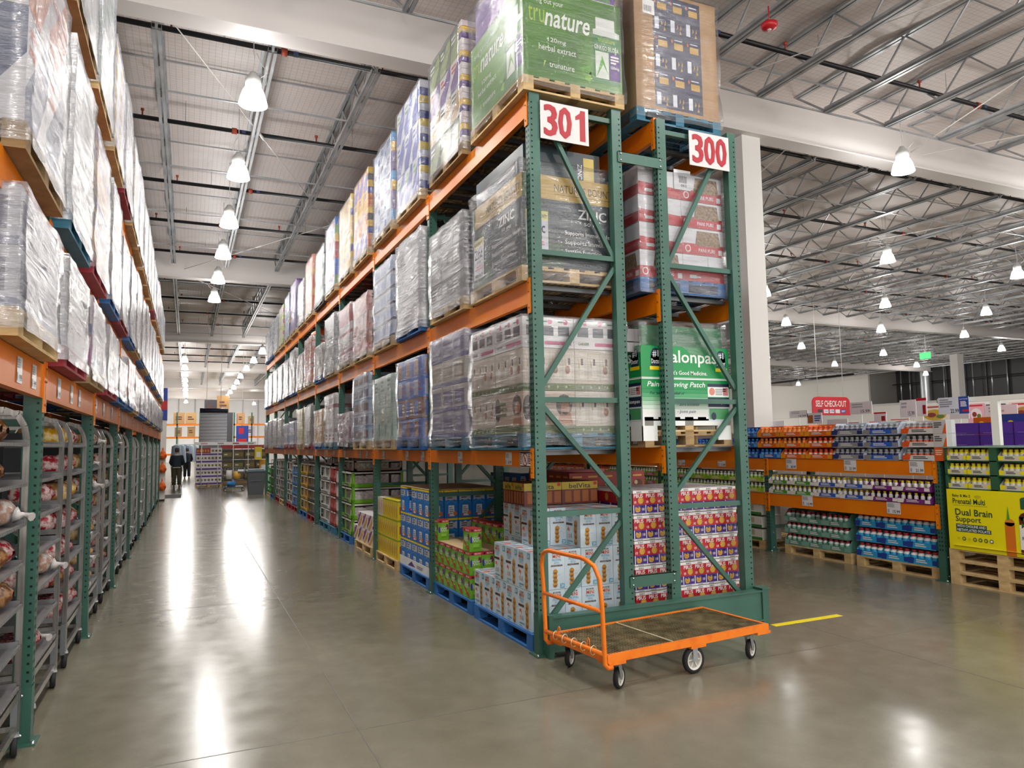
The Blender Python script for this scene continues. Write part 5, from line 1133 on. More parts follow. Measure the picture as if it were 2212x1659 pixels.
BK = ['red', 'tan', 'brown', 'yellow', 'white']; bmb_ = {}; bm_ = {k: bag_mesh(k) for k in BK}
NBAG = [0]; REST = MB()
BN = {'red': 'red printed bag of buns', 'tan': 'clear bag of tan rolls', 'brown': 'clear bag of brown loaf', 'yellow': 'yellow bag of buns', 'white': 'white bag of bread'}
br0 = bread_proto(); ri = 0; RB = random.Random(11)
for bay in range(-1, 8):
    for q in range(2):
        if bay < 0 and q < 1: continue
        y = LY0 + bay * LBAY + .29 + q * 1.36; x = LX - .05
        if ri == 0: br0.location = (x, y, 0); t = br0; t['label'] = 'aluminium bakery rack cut by the left edge of the view'
        else: dup(br0, (x, y, 0), 0, 'aluminium bakery rack with bread, %s from the camera under the left shelving' % nth(ri))
        near = y < 4.5
        fav = ['brown', 'red', 'red', 'tan', 'red', 'white', 'tan', 'red', 'red', 'white', 'yellow', 'yellow', 'yellow', 'tan', 'red', 'yellow', 'red', 'white', 'tan'][ri % 19]
        for s in range(7):
            zz = .384 + s * .235
            if near and RB.random() < .12: continue
            nb = 5 if near else (4 if y < 11 else 3)
            for p in range(nb):
                kd = fav if RB.random() < .62 else RB.choice(BK)
                for lay in range(2 if False else 1):
                    NBAG[0] += 1
                    if NBAG[0] > 288: REST.add(bmb_[kd], Matrix.Translation((x - .02 - RB.uniform(0, .1), y + .04 + (p + .5) * .82 / nb, zz + lay * .11)) @ Matrix.Rotation(RB.uniform(-.25, .25), 4, 'Z')); continue
                    solo('bread_bag', bm_[kd], '%s, %s shelf up, %s along, bakery rack %d%s' % (BN[kd], nth(s), nth(p), ri + 1, ', on top' if lay else ''), 'bread bag', 'bagged bread on the bakery racks', (x - .02 - RB.uniform(0, .1), y + .04 + (p + .5) * .82 / nb + RB.uniform(-.02, .02), zz + lay * .11), RB.uniform(-.25, .25))
        ri += 1
tag(obj('bread_bags', REST), 'bags of bread on the distant bakery racks down the left side', 'bread', 'bagged bread on the bakery racks', 'stuff')

# ------------------------------------------------------------------ vitamin rack on the right
RX = 5.63
def rx_frame(y, n): frame(RX, RX + 1.0, y, 1.47 if n else 1.47, 'short green perforated upright frame at the near end of the vitamin rack' if n == 0 else 'short green upright frame, %s along the vitamin rack' % nth(n), [.4, 1.1], name='rack_upright_frame', holes=n < 3, d=[(.1, 1.0, 1, .3)])
for n in range(5): rx_frame(.46 + n * 2.86, n)
for n in range(4):
    for z, hg in ((1.45, .18), (.905, .19)):
        beam(RX, .54 + n * 2.86, z, 2.78, hg, -1, 'orange %s beam of the vitamin rack, %s bay' % ('upper' if z > 1 else 'lower', nth(n)))
        beam(RX + .95, .54 + n * 2.86, z, 2.78, hg, 1, 'orange rear %s beam of the vitamin rack, %s bay' % ('upper' if z > 1 else 'lower', nth(n)))
        b = MB(); b.box(RX + .05, .56 + n * 2.86, z, RX + .95, 3.30 + n * 2.86, z + .004, mt('#6a6c70', .4, .6)); solo('wire_deck', b, 'grey deck on the %s beams of the vitamin rack, %s bay' % ('upper' if z > 1 else 'lower', nth(n)), 'wire deck', 'wire decks on the rack beams')
for n_, (y, z, p) in enumerate(((2.93, 1.30, '20.99'), (1.86, 1.30, '21.99'), (.86, 1.30, '21.99'), (2.65, .76, '12.99'), (1.22, .76, '15.99'), (4.5, 1.30, '11.99'), (5.6, 1.30, '12.99'), (8.0, 1.3, '9.99'))):
    solo('price_tag', tag_mesh(p, '#22242a', .2, .15), 'white shelf price card reading %s, %s on the vitamin rack' % (p, nth(n_)), 'price tag', 'price cards on the vitamin rack', (RX - .006, y, z))
def bottle_mesh(h, r, body, label, cap, name, glassy=.3):
    b = MB(); B, Lb, C = mt(body, glassy), mt(label, .4), mt(cap, .4)
    pr = [(0, 0), (r * .96, 0), (r, h * .04), (r, h * .12), (r, h * .6), (r * .96, h * .68), (r * .62, h * .78), (r * .58, h * .8), (r * .66, h * .8), (r * .66, h * .98), (r * .6, h), (0, h)]
    b.lathe(pr, B, 12, mats=[B, B, B, Lb, B, B, B, C, C, C, C]); me = b.mesh(name); _bmb[me.name] = b; return me
def vtray(w, h, lipc, wallc, accent, slope=True):
    """display tray, open toward -x; origin front-left(-x, low y), depth .3"""
    b = MB(); A, C, D = mt(lipc, .4), mt(wallc, .45), mt(accent, .4); d = .3
    b.box(0, 0, 0, d, w, .006, C); b.box(0, 0, .006, .005, w, h * .40, A); b.box(d - .005, 0, 0, d, w, h * .98, C)
    for y in (0, w - .005): b.face([(0, y, 0), (d, y, 0), (d, y, h * .98), (d * .35, y, h * .98), (0, y, h * .40)], C); b.face([(0, y + .005, 0), (0, y + .005, h * .4), (d * .35, y + .005, h * .98), (d, y + .005, h * .98), (d, y + .005, 0)], C)
    F = Face(b, (-.0005, w, .006), (0,-1,0), (0,0,1), w, h * .4 - .006); F.poly([(0, 0), (.18, 0), (.22, 1), (0, 1)], D, 1); F.lines(.28, .2, .75, .85, 2, mt('#e8e6e2', .4) if lipc not in ('#d8d6d2', '#cfcbb8') else mt('#4a4c52', .4), 1, 3); F.rect(.84, .1, 1, .9, D, 1)
    return b.mesh('display_tray')
FARB = MB(); NBOT = [0]; _bmb = {}
def tray_row(y0, z, w, h, n, bm, tm, bdesc, tdesc, rows=2, skip=(), x=RX - .01, grp='supplement bottles', place='', far=False):
    solo('display_tray', tm, '%s, %s' % (tdesc, place), 'display tray', 'supplement display trays', (x, y0, z))
    for r_ in range(rows):
        for i in range(n):
            if r_ == 0 and i in skip: continue
            if far or r_: FARB.add(_bmb[bm.name], Matrix.Translation((x + .055 + r_ * .085, y0 + (i + .5) * w / n, z + .007))); continue
            solo('supplement_bottle', bm, '%s, %s from right%s, %s' % (bdesc, nth(i), ' rear' if r_ else '', place), 'bottle', grp, (x + .055 + r_ * .085, y0 + (i + .5) * w / n, z + .007))
TI = ['bottom tier', 'middle tier', 'top tier']
bt = {'or': bottle_mesh(.135, .032, '#e85a1a', '#f2e2d4', '#d8604a', 'supplement_bottle'), 'nv': bottle_mesh(.135, .034, '#9a9ca2', '#23306a', '#b4b6bc', 'supplement_bottle'), 'bl': bottle_mesh(.135, .033, '#1f5fb8', '#6ab0e8', '#3a8ad0', 'supplement_bottle'), 'oy': bottle_mesh(.135, .032, '#e8842a', '#f0a85a', '#e8a060', 'supplement_bottle'), 'gr': bottle_mesh(.135, .034, '#9a9ca0', '#e0561e', '#b4b6ba', 'supplement_bottle'),
      'ye': bottle_mesh(.125, .026, '#f0efec', '#e6e4e0', '#f0d81a', 'supplement_bottle'), 'tl': bottle_mesh(.155, .037, '#e6eae8', '#7fb09c', '#b0303a', 'supplement_bottle'), 'cy': bottle_mesh(.168, .044, '#e8eceb', '#35a8d8', '#b82a34', 'supplement_bottle'), 'lg': bottle_mesh(.14, .032, '#dfe6d8', '#8ac82a', '#d8dcd4', 'supplement_bottle'), 'yb': bottle_mesh(.12, .031, '#f0e02a', '#e8e8dc', '#f2e02a', 'supplement_bottle'), 'wr': bottle_mesh(.13, .03, '#e8e6e4', '#d8d4d2', '#d84a3a', 'supplement_bottle')}
tr = {'or': vtray(.48, .17, '#e8641a', '#f07a2a', '#e89a1a'), 'nv': vtray(.51, .17, '#8f9094', '#c8d4e4', '#24336e'), 'nb': vtray(.51, .17, '#2a5fc0', '#c8d4e4', '#8a8a8c'), 'bl': vtray(.44, .17, '#2a68c0', '#1a3a8a', '#5aa8e8'), 'gr': vtray(.52, .17, '#d8d6d2', '#c9c9cc', '#e0561e'),
      'gn': vtray(.45, .145, '#4a9a2a', '#e8e6e2', '#e8e6e2'), 'bu': vtray(.45, .145, '#2a5ac0', '#e8e6e2', '#e8e6e2'), 'pu': vtray(.45, .145, '#7a2a7c', '#7a2a7c', '#e8e6e2'), 'tl': vtray(.39, .19, '#5f9482', '#5f9482', '#7fae9e'), 'cy': vtray(.39, .2, '#2a9fd8', '#45aee0', '#24409a'), 'lg': vtray(.45, .16, '#b8c82a', '#c8c8b8', '#8ac82a'), 'pk': vtray(.45, .16, '#d85a9a', '#a8c82a', '#8ac82a')}
for l in range(3):
    z = 1.456 + l * .168
    ys = [(.42, 'gr', 'gr', 'grey and orange supplement bottle', 'grey tray with orange corner'), (1.00, 'nv', 'nb', 'silver and navy supplement bottle', 'blue fronted tray'), (1.53, 'nv', 'nv', 'navy labelled supplement bottle', 'grey tray with navy corner'), (2.06, 'or', 'or', 'orange supplement bottle', 'orange tray'), (2.55, 'or' if l < 1 else 'oy', 'or', 'amber orange bottle', 'orange tray with gold stripe'), (3.04, 'bl' if l < 1 else 'oy', 'bl' if l < 1 else 'or', 'blue bottle' if l < 1 else 'pale orange bottle', 'blue tray' if l < 1 else 'second orange tray'), (3.53, 'bl', 'bl', 'bright blue bottle', 'deep blue tray')]
    for y, bk, tk, bd, td in ys: tray_row(y, z, .51 if tk in ('nv', 'nb', 'gr') else .47, .17, 6 if bk in ('gr', 'nv') else 5, bt[bk], tr[tk], bd, td, 2 if l == 2 or bk else 1, place='%s above the upper beam' % TI[l])
    b = MB(); OO = noisy('grey_orange_board', '#c8c6c4', '#c8c6c4', (1, 1, 1), .45); b.box(0, 0, 0, .012, .17, .165, mt('#c2c0be', .45) if l else mt('#d8591e', .45)); F = Face(b, (-.001, .17, 0), (0,-1,0), (0,0,1), .17, .165)
    F.lines(.1, .4, .7, .85, 3, mt('#4a4c52', .4) if l else mt('#f0c8a8', .4), 1, l); F.poly([(.7, 0), (1, 0), (1, .8), (.9, .6)], mt('#d8591e', .4), 1); b.box(.012, 0, 0, .10, .01, .165, mt('#b8b6b4', .45)); solo('side_board', b, 'grey and orange printed side board, %s of the end trays' % TI[l], 'display board', 'side boards', (RX - .012, .335, z))
for l in range(2):
    z = .912 + l * .15
    for i, (tk, nm) in enumerate((('pu', 'purple'), ('pu', 'plum'), ('bu', 'royal blue'), ('bu', 'blue'), ('gn', 'leaf green'), ('gn', 'green'))):
        tray_row(.60 + i * .452, z, .45, .145, 5, bt['ye'], tr[tk], 'white bottle with yellow cap', '%s fronted tray' % nm, 2 if l else 1, skip=((3,) if l and i in (1, 2, 4) else ()), place='%s tray, %s tier' % (nm, 'upper' if l else 'lower'))
for n_, (y, bk, tk, bd, th, nbt, tw) in enumerate(((.62, 'cy', 'cy', 'white and cyan bottle with red cap', .2, 4, .385), (1.93, 'tl', 'tl', 'white and sage green bottle with red cap', .175, 4, .385))):
    pallet(RX + .06, y - .05, 0, 1.0, 1.22, WOOD, 'on the floor under the %s bottle trays' % ('cyan' if n_ == 0 else 'sage green'))
    for l in range(3):
        for i in range(3): tray_row(y + i * .39, .142 + l * th, tw, th, nbt, bt[bk], tr[tk], bd, '%s tray, tray %s from the right' % ('cyan blue' if n_ == 0 else 'sage green', nth(i)), 2, skip=((1, 2) if (l == 2 and n_ == 1 and i in (1, 2)) else ()), x=RX + .07, place='%s, tray %d' % (TI[l], i + 1))
# further bays seen between the frames
for n in range(1, 4):
    y0 = .56 + n * 2.86
    for l in range(2):
        for i in range(6):
            ck, tk, nm = [('lg', 'lg', 'lime'), ('lg', 'pk', 'lime and pink'), ('or', 'or', 'orange')][(n - 1 + (i > 3)) % 3]
            tray_row(y0 + i * .455, .912 + l * .165, .45, .16, 5, bt[ck], tr[tk], '%s bottle' % nm, '%s tray' % nm, 1, far=True, place='tray %d %s tier, bay %d of vitamin rack' % (i + 1, 'upper' if l else 'lower', n + 1))
    for l in range(2):
        for i in range(6): 
            if n == 1 and i == 0: continue
            tray_row(y0 + i * .455, 1.456 + l * .165, .45, .16, 5, bt[['bl', 'nv', 'wr'][n - 1]], tr[['bl', 'nv', 'gr'][n - 1]], 'blue capped bottle', 'back tray', 1, far=True, place='far tray %d %s tier above bay %d' % (i + 1, 'upper' if l else 'lower', n + 1))
    for l in range(3):
        if n == 1:
            for i in range(5):
                b = MB(); b.box(0, 0, 0, .4, .42, .17, mt('#dcdcd2', .45)); f = faces(b, 0, 0, 0, .4, .42, .17); f['l'].rect(0, 0, 1, .25, mt('#3a7a34', .4)); f['l'].rect(.1, .4, .6, .9, mt('#b8a88a', .4), 1)
                solo('supplement_case', b, 'white case with green base, %s layer, %s across, floor of second vitamin bay' % (LAY[l], nth(i)), 'case', 'white and green cases', (RX + .03, y0 + .12 + i * .44, .142 + l * .2))
        else:
            for i in range(5): tray_row(y0 + i * .455, .142 + l * .18, .45, .17, 5, bt['tl' if n == 2 else 'or'], tr['tl' if n == 2 else 'or'], 'low shelf bottle', 'low tray', 1, far=True, place='floor tray %d %s bay %d' % (i + 1, TI[l], n + 1))
    for i in range(2): pallet(RX + .03, y0 + .08 + i * 1.3, 0, 1.0, 1.2, WOOD, 'on the floor in vitamin bay %d, %s one' % (n + 1, nth(i)))
tag(obj('rear_bottles', FARB), 'supplement bottles in the rear rows and in the farther bays', 'bottles', 'supplement bottles', 'stuff')
# prenatal display
for l in range(3):
    pallet(RX - .02, -.85, l * .138, 1.05, 1.24, WOOD, '%s of the three stacked under the yellow display' % ['bottom', 'middle', 'top'][l])
t = thing('display_shipper', 'bright yellow prenatal vitamin display carton on three wooden pallets', 'display carton', None, (RX - .03, -.83, .415))
b = MB(); W, D, H = 1.03, 1.2, .71; YC = mt('#ecdf10', .4); b.box(0, 0, 0, W, D, H, YC); F = faces(b, 0, 0, 0, W, D, H)['l']; DGN = mt('#1f4a3c', .4)
F.txt('Baby & Me 2', .06, .86, .24, .92, DGN, 2); F.ell(.31, .89, .035, .025, mt('#c8bc1a', .4), 2); F.txt('Prenatal Multi', .06, .76, .38, .85, DGN, 2); F.rect(.06, .735, .40, .739, DGN, 2)
F.txt('Dual Brain', .08, .57, .44, .68, DGN, 2); F.txt('Support', .08, .44, .33, .56, DGN, 2); F.rect(.08, .365, .38, .43, DGN, 2); F.txt('WITH CHOLINE AND', .09, .375, .37, .42, WHITE, 3); F.rect(.08, .30, .42, .365, DGN, 2); F.txt('METHYLATED FOLATE', .09, .31, .41, .355, WHITE, 3)
for i in range(7): F.ell(.10 + i * .053, .19, .019, .033, [YC, DGN][i % 2] if i < 4 else DGN, 2); F.ell(.10 + i * .053, .19, .012, .02, WHITE if i == 6 else mt('#c8c01a', .4), 3)
F.rect(.55, .0, .64, .52, mt('#d8741a', .45), 2); F.ell(.595, .52, .045, .06, mt('#e08a2a', .45), 2); F.poly([(.57, .56), (.585, .78), (.6, .56)], mt('#5a9a2a', .45), 3); F.rect(.68, .05, .97, .62, mt('#5a2a16', .25), 2); F.ell(.825, .62, .145, .1, mt('#5a2a16', .25), 2); F.rect(.7, .74, .95, .9, mt('#2a5a44', .4), 3); F.ell(.825, .9, .125, .04, mt('#2f6a50', .4), 4)
F.rect(.68, .12, .97, .5, WHITE, 3); F.txt('MegaFood', .7, .43, .95, .52, mt('#4a8a2a', .4), 4); F.txt('Baby & Me 2', .72, .33, .94, .37, DGN, 4, False); F.txt('Prenatal Multi', .7, .27, .95, .32, DGN, 4); F.lines(.72, .16, .93, .25, 2, GREY, 4); F.ell(.75, .58, .035, .05, GRN, 4)
obj('carton', b, t)
b = MB(); b.box(-.02, .06, .05, 0, 1.14, .052, mt('#d8cc50', .4)); obj('front_lip', b, t)
PB = mt('#2e5a40', .4)
t = thing('display_shelves', 'green film-wrapped shelf unit of yellow-capped bottles on the yellow carton', 'display shelves', None, (RX - .03, -.83, 1.126))
b = MB()
for z in (0, .165, .33, .49): b.box(0, 0, z, W, D, z + .012, PB)
for y in (0, .58, D - .03): b.box(0, y, 0, .3, y + .085 if y == .58 else y + .03, .49, PB)
b.box(.32, 0, 0, W, D, .49, PB); obj('shelf_frame', b, t)
b = MB(); b.box(-.01, -.01, .49, W + .01, D + .01, .505, mt('#7a9a88', .25)); obj('top_sheet', b, t)
ptr = vtray(.27, .14, '#cfcbb8', '#cfcbb8', '#e8dc1a')
for l in range(3):
    for i in range(4):
        y = -.83 + [.03, .30, .67, .93][i]; tray_row(y, 1.139 + l * .165, .25, .13, 4, bt['yb'], ptr, 'yellow and white bottle', 'tan tray', 1, x=RX - .02, place='tray %d from right, %s of green shelves' % (i + 1, TI[l]))
# purple cases behind
def purp(f): f['l'].rect(.1, .1, .6, .14, mt('#9a6ac0', .4)); f['l'].rect(.98, 0, 1, 1, mt('#3a1a5a', .5))
pm = carton_mesh(.5, .42, .15, '#4f2490', purp)
for l in range(2):
    for i in range(6): solo('purple_case', pm, 'purple case, %s layer, %s from the left, behind the green shelves' % (LAY[l], nth(i)), 'case', 'purple cases', (6.68, .62 - i * .43, 1.62 + l * .155))
for i in range(6): solo('purple_case', pm, 'purple case hidden below the others, %s from left' % nth(i), 'case', 'purple cases', (6.68, .62 - i * .43, 1.462))
b = MB(); b.box(6.68, -1.6, 1.2, 7.3, 1.06, 1.458, mt('#3a1a5a', .5)); b.box(6.72, -1.45, 0, 7.2, .75, 1.2, CARD); solo('display_stand', b, 'brown carton base under the purple cases', 'display stand')
# white sign bar and big price sign
t = thing('sign_rail', 'white square tube sign rail on a post above the green shelves', 'sign rail', None, (5.95, 0, 0))
b = MB(); b.box(0, -2.2, 2.17, .05, .66, 2.23, WHITEP); b.box(-.002, .655, 2.18, .052, .661, 2.22, BLACK); obj('rail', b, t); b = MB(); b.box(0, -.09, 1.64, .06, .0, 2.17, WHITEP); obj('post', b, t)
b = MB(); F = Face(b, (5.9, .61, 2.03), (0,-1,0), (0,0,1), .39, .21); b.box(5.9, .22, 2.03, 5.906, .61, 2.24, mt('#d3d8e4', .3)); F.rect(.68, 0, 1, 1, mt('#24459a', .4)); F.txt('22.99', .4, .06, .67, .3, BLACK, 1); F.lines(.05, .4, .5, .92, 4, mt('#8a8f9c', .4), 1, 1); F.txt('SHOP ONLINE', .71, .82, .97, .88, WHITE, 2); F.lines(.74, .4, .97, .74, 5, WHITE, 2, 3); [F.rect(.71, .42 + i * .07, .735, .45 + i * .07, RED, 2) for i in range(5)]; F.rect(.78, .12, .98, .24, RED, 2)
solo('price_sign', b, 'large price sign 22.99 with blue side panel on the white rail', 'price sign', 'price signs')
sg = [(5.154, 4.699, 2.165, 2.302, '16.99'), (4.717, 4.367, 2.031, 2.237, ''), (3.737, 3.284, 2.172, 2.383, '15.99'), (3.25, 3.013, 2.02, 2.185, ''), (2.75, 2.46, 2.075, 2.363, '15.99'), (2.45, 2.274, 2.09, 2.38, ''), (4.25, 3.8, 1.98, 2.1, ''), (1.9, 1.6, 2.02, 2.18, ''), (1.35, .9, 1.98, 2.2, '14.99'), (5.9, 5.3, 2.0, 2.12, '')]
for n_, (ya, yb, za, zb, pr_) in enumerate(sg):
    b = MB(); b.box(8, yb, za, 8.01, ya, zb, mt('#eceaf0', .35)); F = Face(b, (8, ya, za), (0,-1,0), (0,0,1), ya - yb, zb - za)
    if pr_: F.txt(pr_, .5, .1, .9, .35, mt('#5a5c66', .4), 1); F.lines(.1, .5, .6, .9, 2, mt('#b0b2bc', .4), 1, n_)
    if n_ in (3, 5): F.rect(0, .85, 1, 1, RED, 1); F.rect(.6, .1, .9, .6, DRED, 1)
    if n_ == 1: F.rect(.05, .1, .4, .8, mt('#a8642a', .5), 1); F.lines(.5, .2, .95, .8, 3, BLUE, 1)
    b.tube([(8.02, (ya + yb) / 2, 0), (8.02, (ya + yb) / 2, zb)], .008, WHITEP, 6); solo('price_sign', b, 'white price sign on a rod, %s of those above the supplement trays' % nth(n_), 'price sign', 'price signs')
# low gondola behind the trays
b = MB(); b.box(8.3, 1.6, 0, 9.2, 9, 1.9, mt('#dcd8d4', .5)); solo('display_gondola', b, 'pale backing shelves behind the vitamin rack signs', 'shelf unit')
# orange / yellow stock beyond purple cases
for i in range(8):
    b = MB(); c = ['#d8641a', '#2a3f8a', '#e8c81a', '#2a3f8a', '#c82a34', '#e8c81a', '#d8641a', '#2a3f8a'][i]; b.box(7.6, .9 - i * .4, 1.75, 8.0, 1.28 - i * .4, 2.02 + .03 * (i % 3), mt(c, .4)); F = Face(b, (7.6, 1.28 - i * .4, 1.75), (0,-1,0), (0,0,1), .38, .27); F.ell(.3, .5, .15, .3, YEL, 1); F.rect(.5, .3, .9, .6, WHITE, 1)
    solo('snack_case', b, 'colourful snack case behind the purple cases, %s from left' % nth(i), 'case', 'colourful cases')
b = MB(); b.box(7.6, -2.4, 0, 8.0, 1.3, 1.748, mt('#8a6a4a', .6)); solo('display_stand', b, 'brown stand under the colourful snack cases', 'display stand')
# self check-out sign
def P20(px): return 24.66 + (px - 1757) * (27.05 - 24.66) / 78
t = thing('hanging_sign', 'red hanging SELF CHECK-OUT sign with rounded top', 'sign', None, (0, 20, 0))
b = MB(); RS = mt('#cf1328', .3); x0, x1, z0, z1 = 24.6, 27.1, 2.88, 3.78
out = [(x0, z0), (x1, z0), (x1, z1 - .3)] + [(x1 - .3 + .3 * math.cos(a * math.pi / 12), z1 - .3 + .3 * math.sin(a * math.pi / 12)) for a in range(1, 7)] + [(x0 + .3 + .3 * math.cos(a * math.pi / 12), z1 - .3 + .3 * math.sin(a * math.pi / 12)) for a in range(6, 13)]
b.face([(x, 0, z) for x, z in out], RS); b.face([(x, .06, z) for x, z in reversed(out)], RS)
for i in range(len(out)): p, q = out[i], out[(i + 1) % len(out)]; b.face([(p[0], 0, p[1]), (p[0], .06, p[1]), (q[0], .06, q[1]), (q[0], 0, q[1])], RS)
F = Face(b, (x0, 0, z0), (1,0,0), (0,0,1), x1 - x0, z1 - z0); F.txt('SELF CHECK-OUT', .08, .46, .9, .8, WHITE, 2)
for i, c in enumerate(('#3a3a3e', '#e8eaf0', '#dfe6f4', '#e8e4e8', '#2a4fa8')): F.rect(.13 + i * .155, .12, .25 + i * .155, .32, mt(c, .4), 2)
F.txt('VISA', .3, .18, .39, .26, BLUE, 3); F.txt('ATM', .455, .18, .545, .27, BLUE, 3); F.txt('EBT', .765, .17, .86, .27, WHITE, 3); obj('panel', b, t)
b = MB(); b.tube([(25.0, .03, 3.75), (25.0, .03, 8.95)], .012, WHITEP, 5); b.tube([(26.7, .03, 3.75), (26.7, .03, 8.95)], .012, WHITEP, 5); obj('suspension_rods', b, t)
# food court menu posters
for i, (y1, y2, z0, z1, c1, c2) in enumerate(((28.0, 26.2, 2.3, 3.0, '#e2dfda', '#b0703a'), (25.8, 23.6, 2.5, 3.75, '#e8ded0', '#c8a02a'), (22.6, 21.6, 2.4, 3.7, '#e8a8b4', '#f0dce0'), (21.5, 20.4, 2.4, 3.6, '#3a2a28', '#e0d8d4'), (20.2, 18.6, 2.4, 3.65, '#e8c8c0', '#b8843a'), (29.6, 28.4, 2.2, 2.9, '#e8e4e0', '#a8582a'), (31.5, 30.2, 2.2, 2.9, '#e0dcd8', '#b8742a'))):
    b = MB(); b.box(40, y2, z0, 40.04, y1, z1, mt(c1, .4)); F = Face(b, (40, y1, z0), (0,-1,0), (0,0,1), y1 - y2, z1 - z0); F.ell(.5, .5, .35, .28, mt(c2, .5), 1); F.ell(.4, .5, .14, .12, mt('#8a2a1a', .5), 2); F.ell(.66, .42, .12, .1, mt('#5a7a2a', .5), 2); F.rect(.1, .86, .9, .94, RED, 1)
    solo('menu_poster', b, 'food menu poster on the food court panel, %s of seven' % nth(i), 'poster', 'menu posters')
b = MB(); b.box(40.05, 14, 0, 40.3, 34, 3.9, mt('#e9e4df', .5)); struct('trim_2', b, label='white food court panel wall')
b = MB(); b.tube([(40.65, 25.5, 7.2), (40.65, 25.5, 8.95)], .02, WHITE, 5); b.box(40.6, 25.2, 6.8, 40.7, 25.9, 7.2, mt('#4ad070', .4, 0, 1.2)); solo('exit_sign', b, 'small green lit exit sign under the far roof', 'sign')
# ceiling heater unit and fire bell
t = thing('unit_heater', 'grey louvred air handling unit under the roof right of white column', 'air unit', None, (19.0, 18.6, 6.1)); b = MB(); b.box(0, 0, 0, 1.6, 1.4, 1.0, mt('#d8d6d4', .4)); obj('housing', b, t)
b = MB()
for i in range(8): b.box(.1 + i * .18, -.03, .1, .2 + i * .18, 0, .85, mt('#7a7a7c', .5)); b.box(-.03, .1 + i * .15, .1, 0, .2 + i * .15, .85, mt('#7a7a7c', .5))
obj('louvres', b, t); b = MB(); b.box(.2, .2, 1.0, 1.4, 1.2, 2.15, mt('#54565a', .5)); obj('duct', b, t)
t = thing('fire_bell', 'round red alarm bell hanging below a roof joist', 'alarm bell', None, (5.09, 2.32, 7.95)); b = MB(); b.lathe([(0, -.05), (.05, -.05), (.11, -.03), (.12, .0), (.12, .04), (0, .04)], mt('#c8202a', .3), 16); b.lathe([(.0, -.056), (.03, -.056), (.03, -.05)], WHITE, 10); obj('bell_body', b, t); b = MB(); b.tube([(0, 0, .04), (0, 0, .32)], .01, mt('#c8202a', .3), 6); obj('hanger', b, t)

# ------------------------------------------------------------------ far end of the aisle
t = thing('banner_stand', 'white pillar with blue and red banner at the far end of the left rack', 'pillar', None, (-3.62, 21.85, 0))
b = MB(); b.box(0, 0, .06, .17, .5, 2.75, WHITEP); b.box(.0, .0, 0, .17, .5, .06, BLACK); obj('pillar_body', b, t)
b = MB(); b.box(-.12, -.02, 2.75, .19, .5, 3.1, mt('#1f3f9a', .4)); b.box(-.12, -.02, 3.1, .19, .5, 3.42, mt('#c01f2c', .4)); b.box(-.12, -.02, 3.42, .19, .5, 3.85, mt('#1f3f9a', .4)); obj('banner', b, t)
for i, z in enumerate((.35, .95, 1.4)):
    b = MB(); b.lathe([(0, 0), (.09, .03), (.13, .12), (.09, .24), (.03, .3), (.02, .4)], noisy('orange_plush_%d' % i, '#c8321a', '#f07a1a', (12, 12, 12), .7), 10, sx=1, sy=.8); solo('hanging_bouquet', b, 'orange-red hanging bouquet on rack end, %s up' % nth(i), 'bouquet', 'orange bouquets', (-3.53, 21.745, z))
b = MB(); b.box(0, 0, 0, .6, 2, .012, mt('#4c4c4e', .8)); solo('floor_mat', b, 'dark floor mat beside the far white pillar', 'mat', None, (-3.55, 23.3, 0))
pallet(-2.42, 30.2, 0, 1.12, 1.1, WOOD, 'under the purple and white tiered snack display far down the aisle')
t = thing('snack_display', 'white snack display with purple bands, far down the aisle', 'display', None, (-2.4, 30.22, .14)); LM_ = mt('#5c2a8e', .4)
for l in range(5):
    b = MB(); z = l * .33; b.box(0, 0, z, 1.08, 1.05, z + .32, mt('#e4dfe2', .45)) ; F = Face(b, (0, 0, z), (1,0,0), (0,0,1), 1.08, .32); F.rect(0, .0, 1, .2, LM_)
    for i in range(7): F.ell(.08 + i * .14, .6, .05, .16, mt('#8a6a3a', .6), 1, 8); F.ell(.09 + i * .14, .52, .03, .08, mt('#3a6a2a', .6), 2, 8)
    if l == 4: F.rect(0, .25, .55, 1, mt('#a82a34', .4), 3); [F.ell(.06 + i * .1, .6, .03, .2, GOLD, 4, 8) for i in range(5)]
    G = Face(b, (0, 1.05, z), (0,-1,0), (0,0,1), 1.05, .32); G.rect(0, 0, 1, .2, LM_); obj('tier', b, t)
t = thing('wheeled_bin', 'grey plastic bin with lid near the far right rack end', 'bin', None, (-.68, 23.35, 0))
b = MB(); GB2 = mt('#5f6468', .55); b.face([(.04, .03, .03), (.56, .03, .03), (.62, 0, .86), (-.02, 0, .86)], GB2); b.face([(.56, .55, .03), (.04, .55, .03), (-.02, .6, .86), (.62, .6, .86)], GB2); b.face([(.04, .55, .03), (.04, .03, .03), (-.02, 0, .86), (-.02, .6, .86)], GB2); b.face([(.56, .03, .03), (.56, .55, .03), (.62, .6, .86), (.62, 0, .86)], GB2); b.box(.04, .03, .0, .56, .55, .03, GB2); b.box(.1, -.012, .5, .5, .0, .54, mt('#70757a', .5)); obj('body', b, t)
b = MB(); b.box(-.05, -.03, .86, .65, .63, .91, mt('#7b8f98', .5)); b.box(.02, .04, .91, .58, .56, .95, mt('#7b8f98', .5)); obj('lid', b, t)
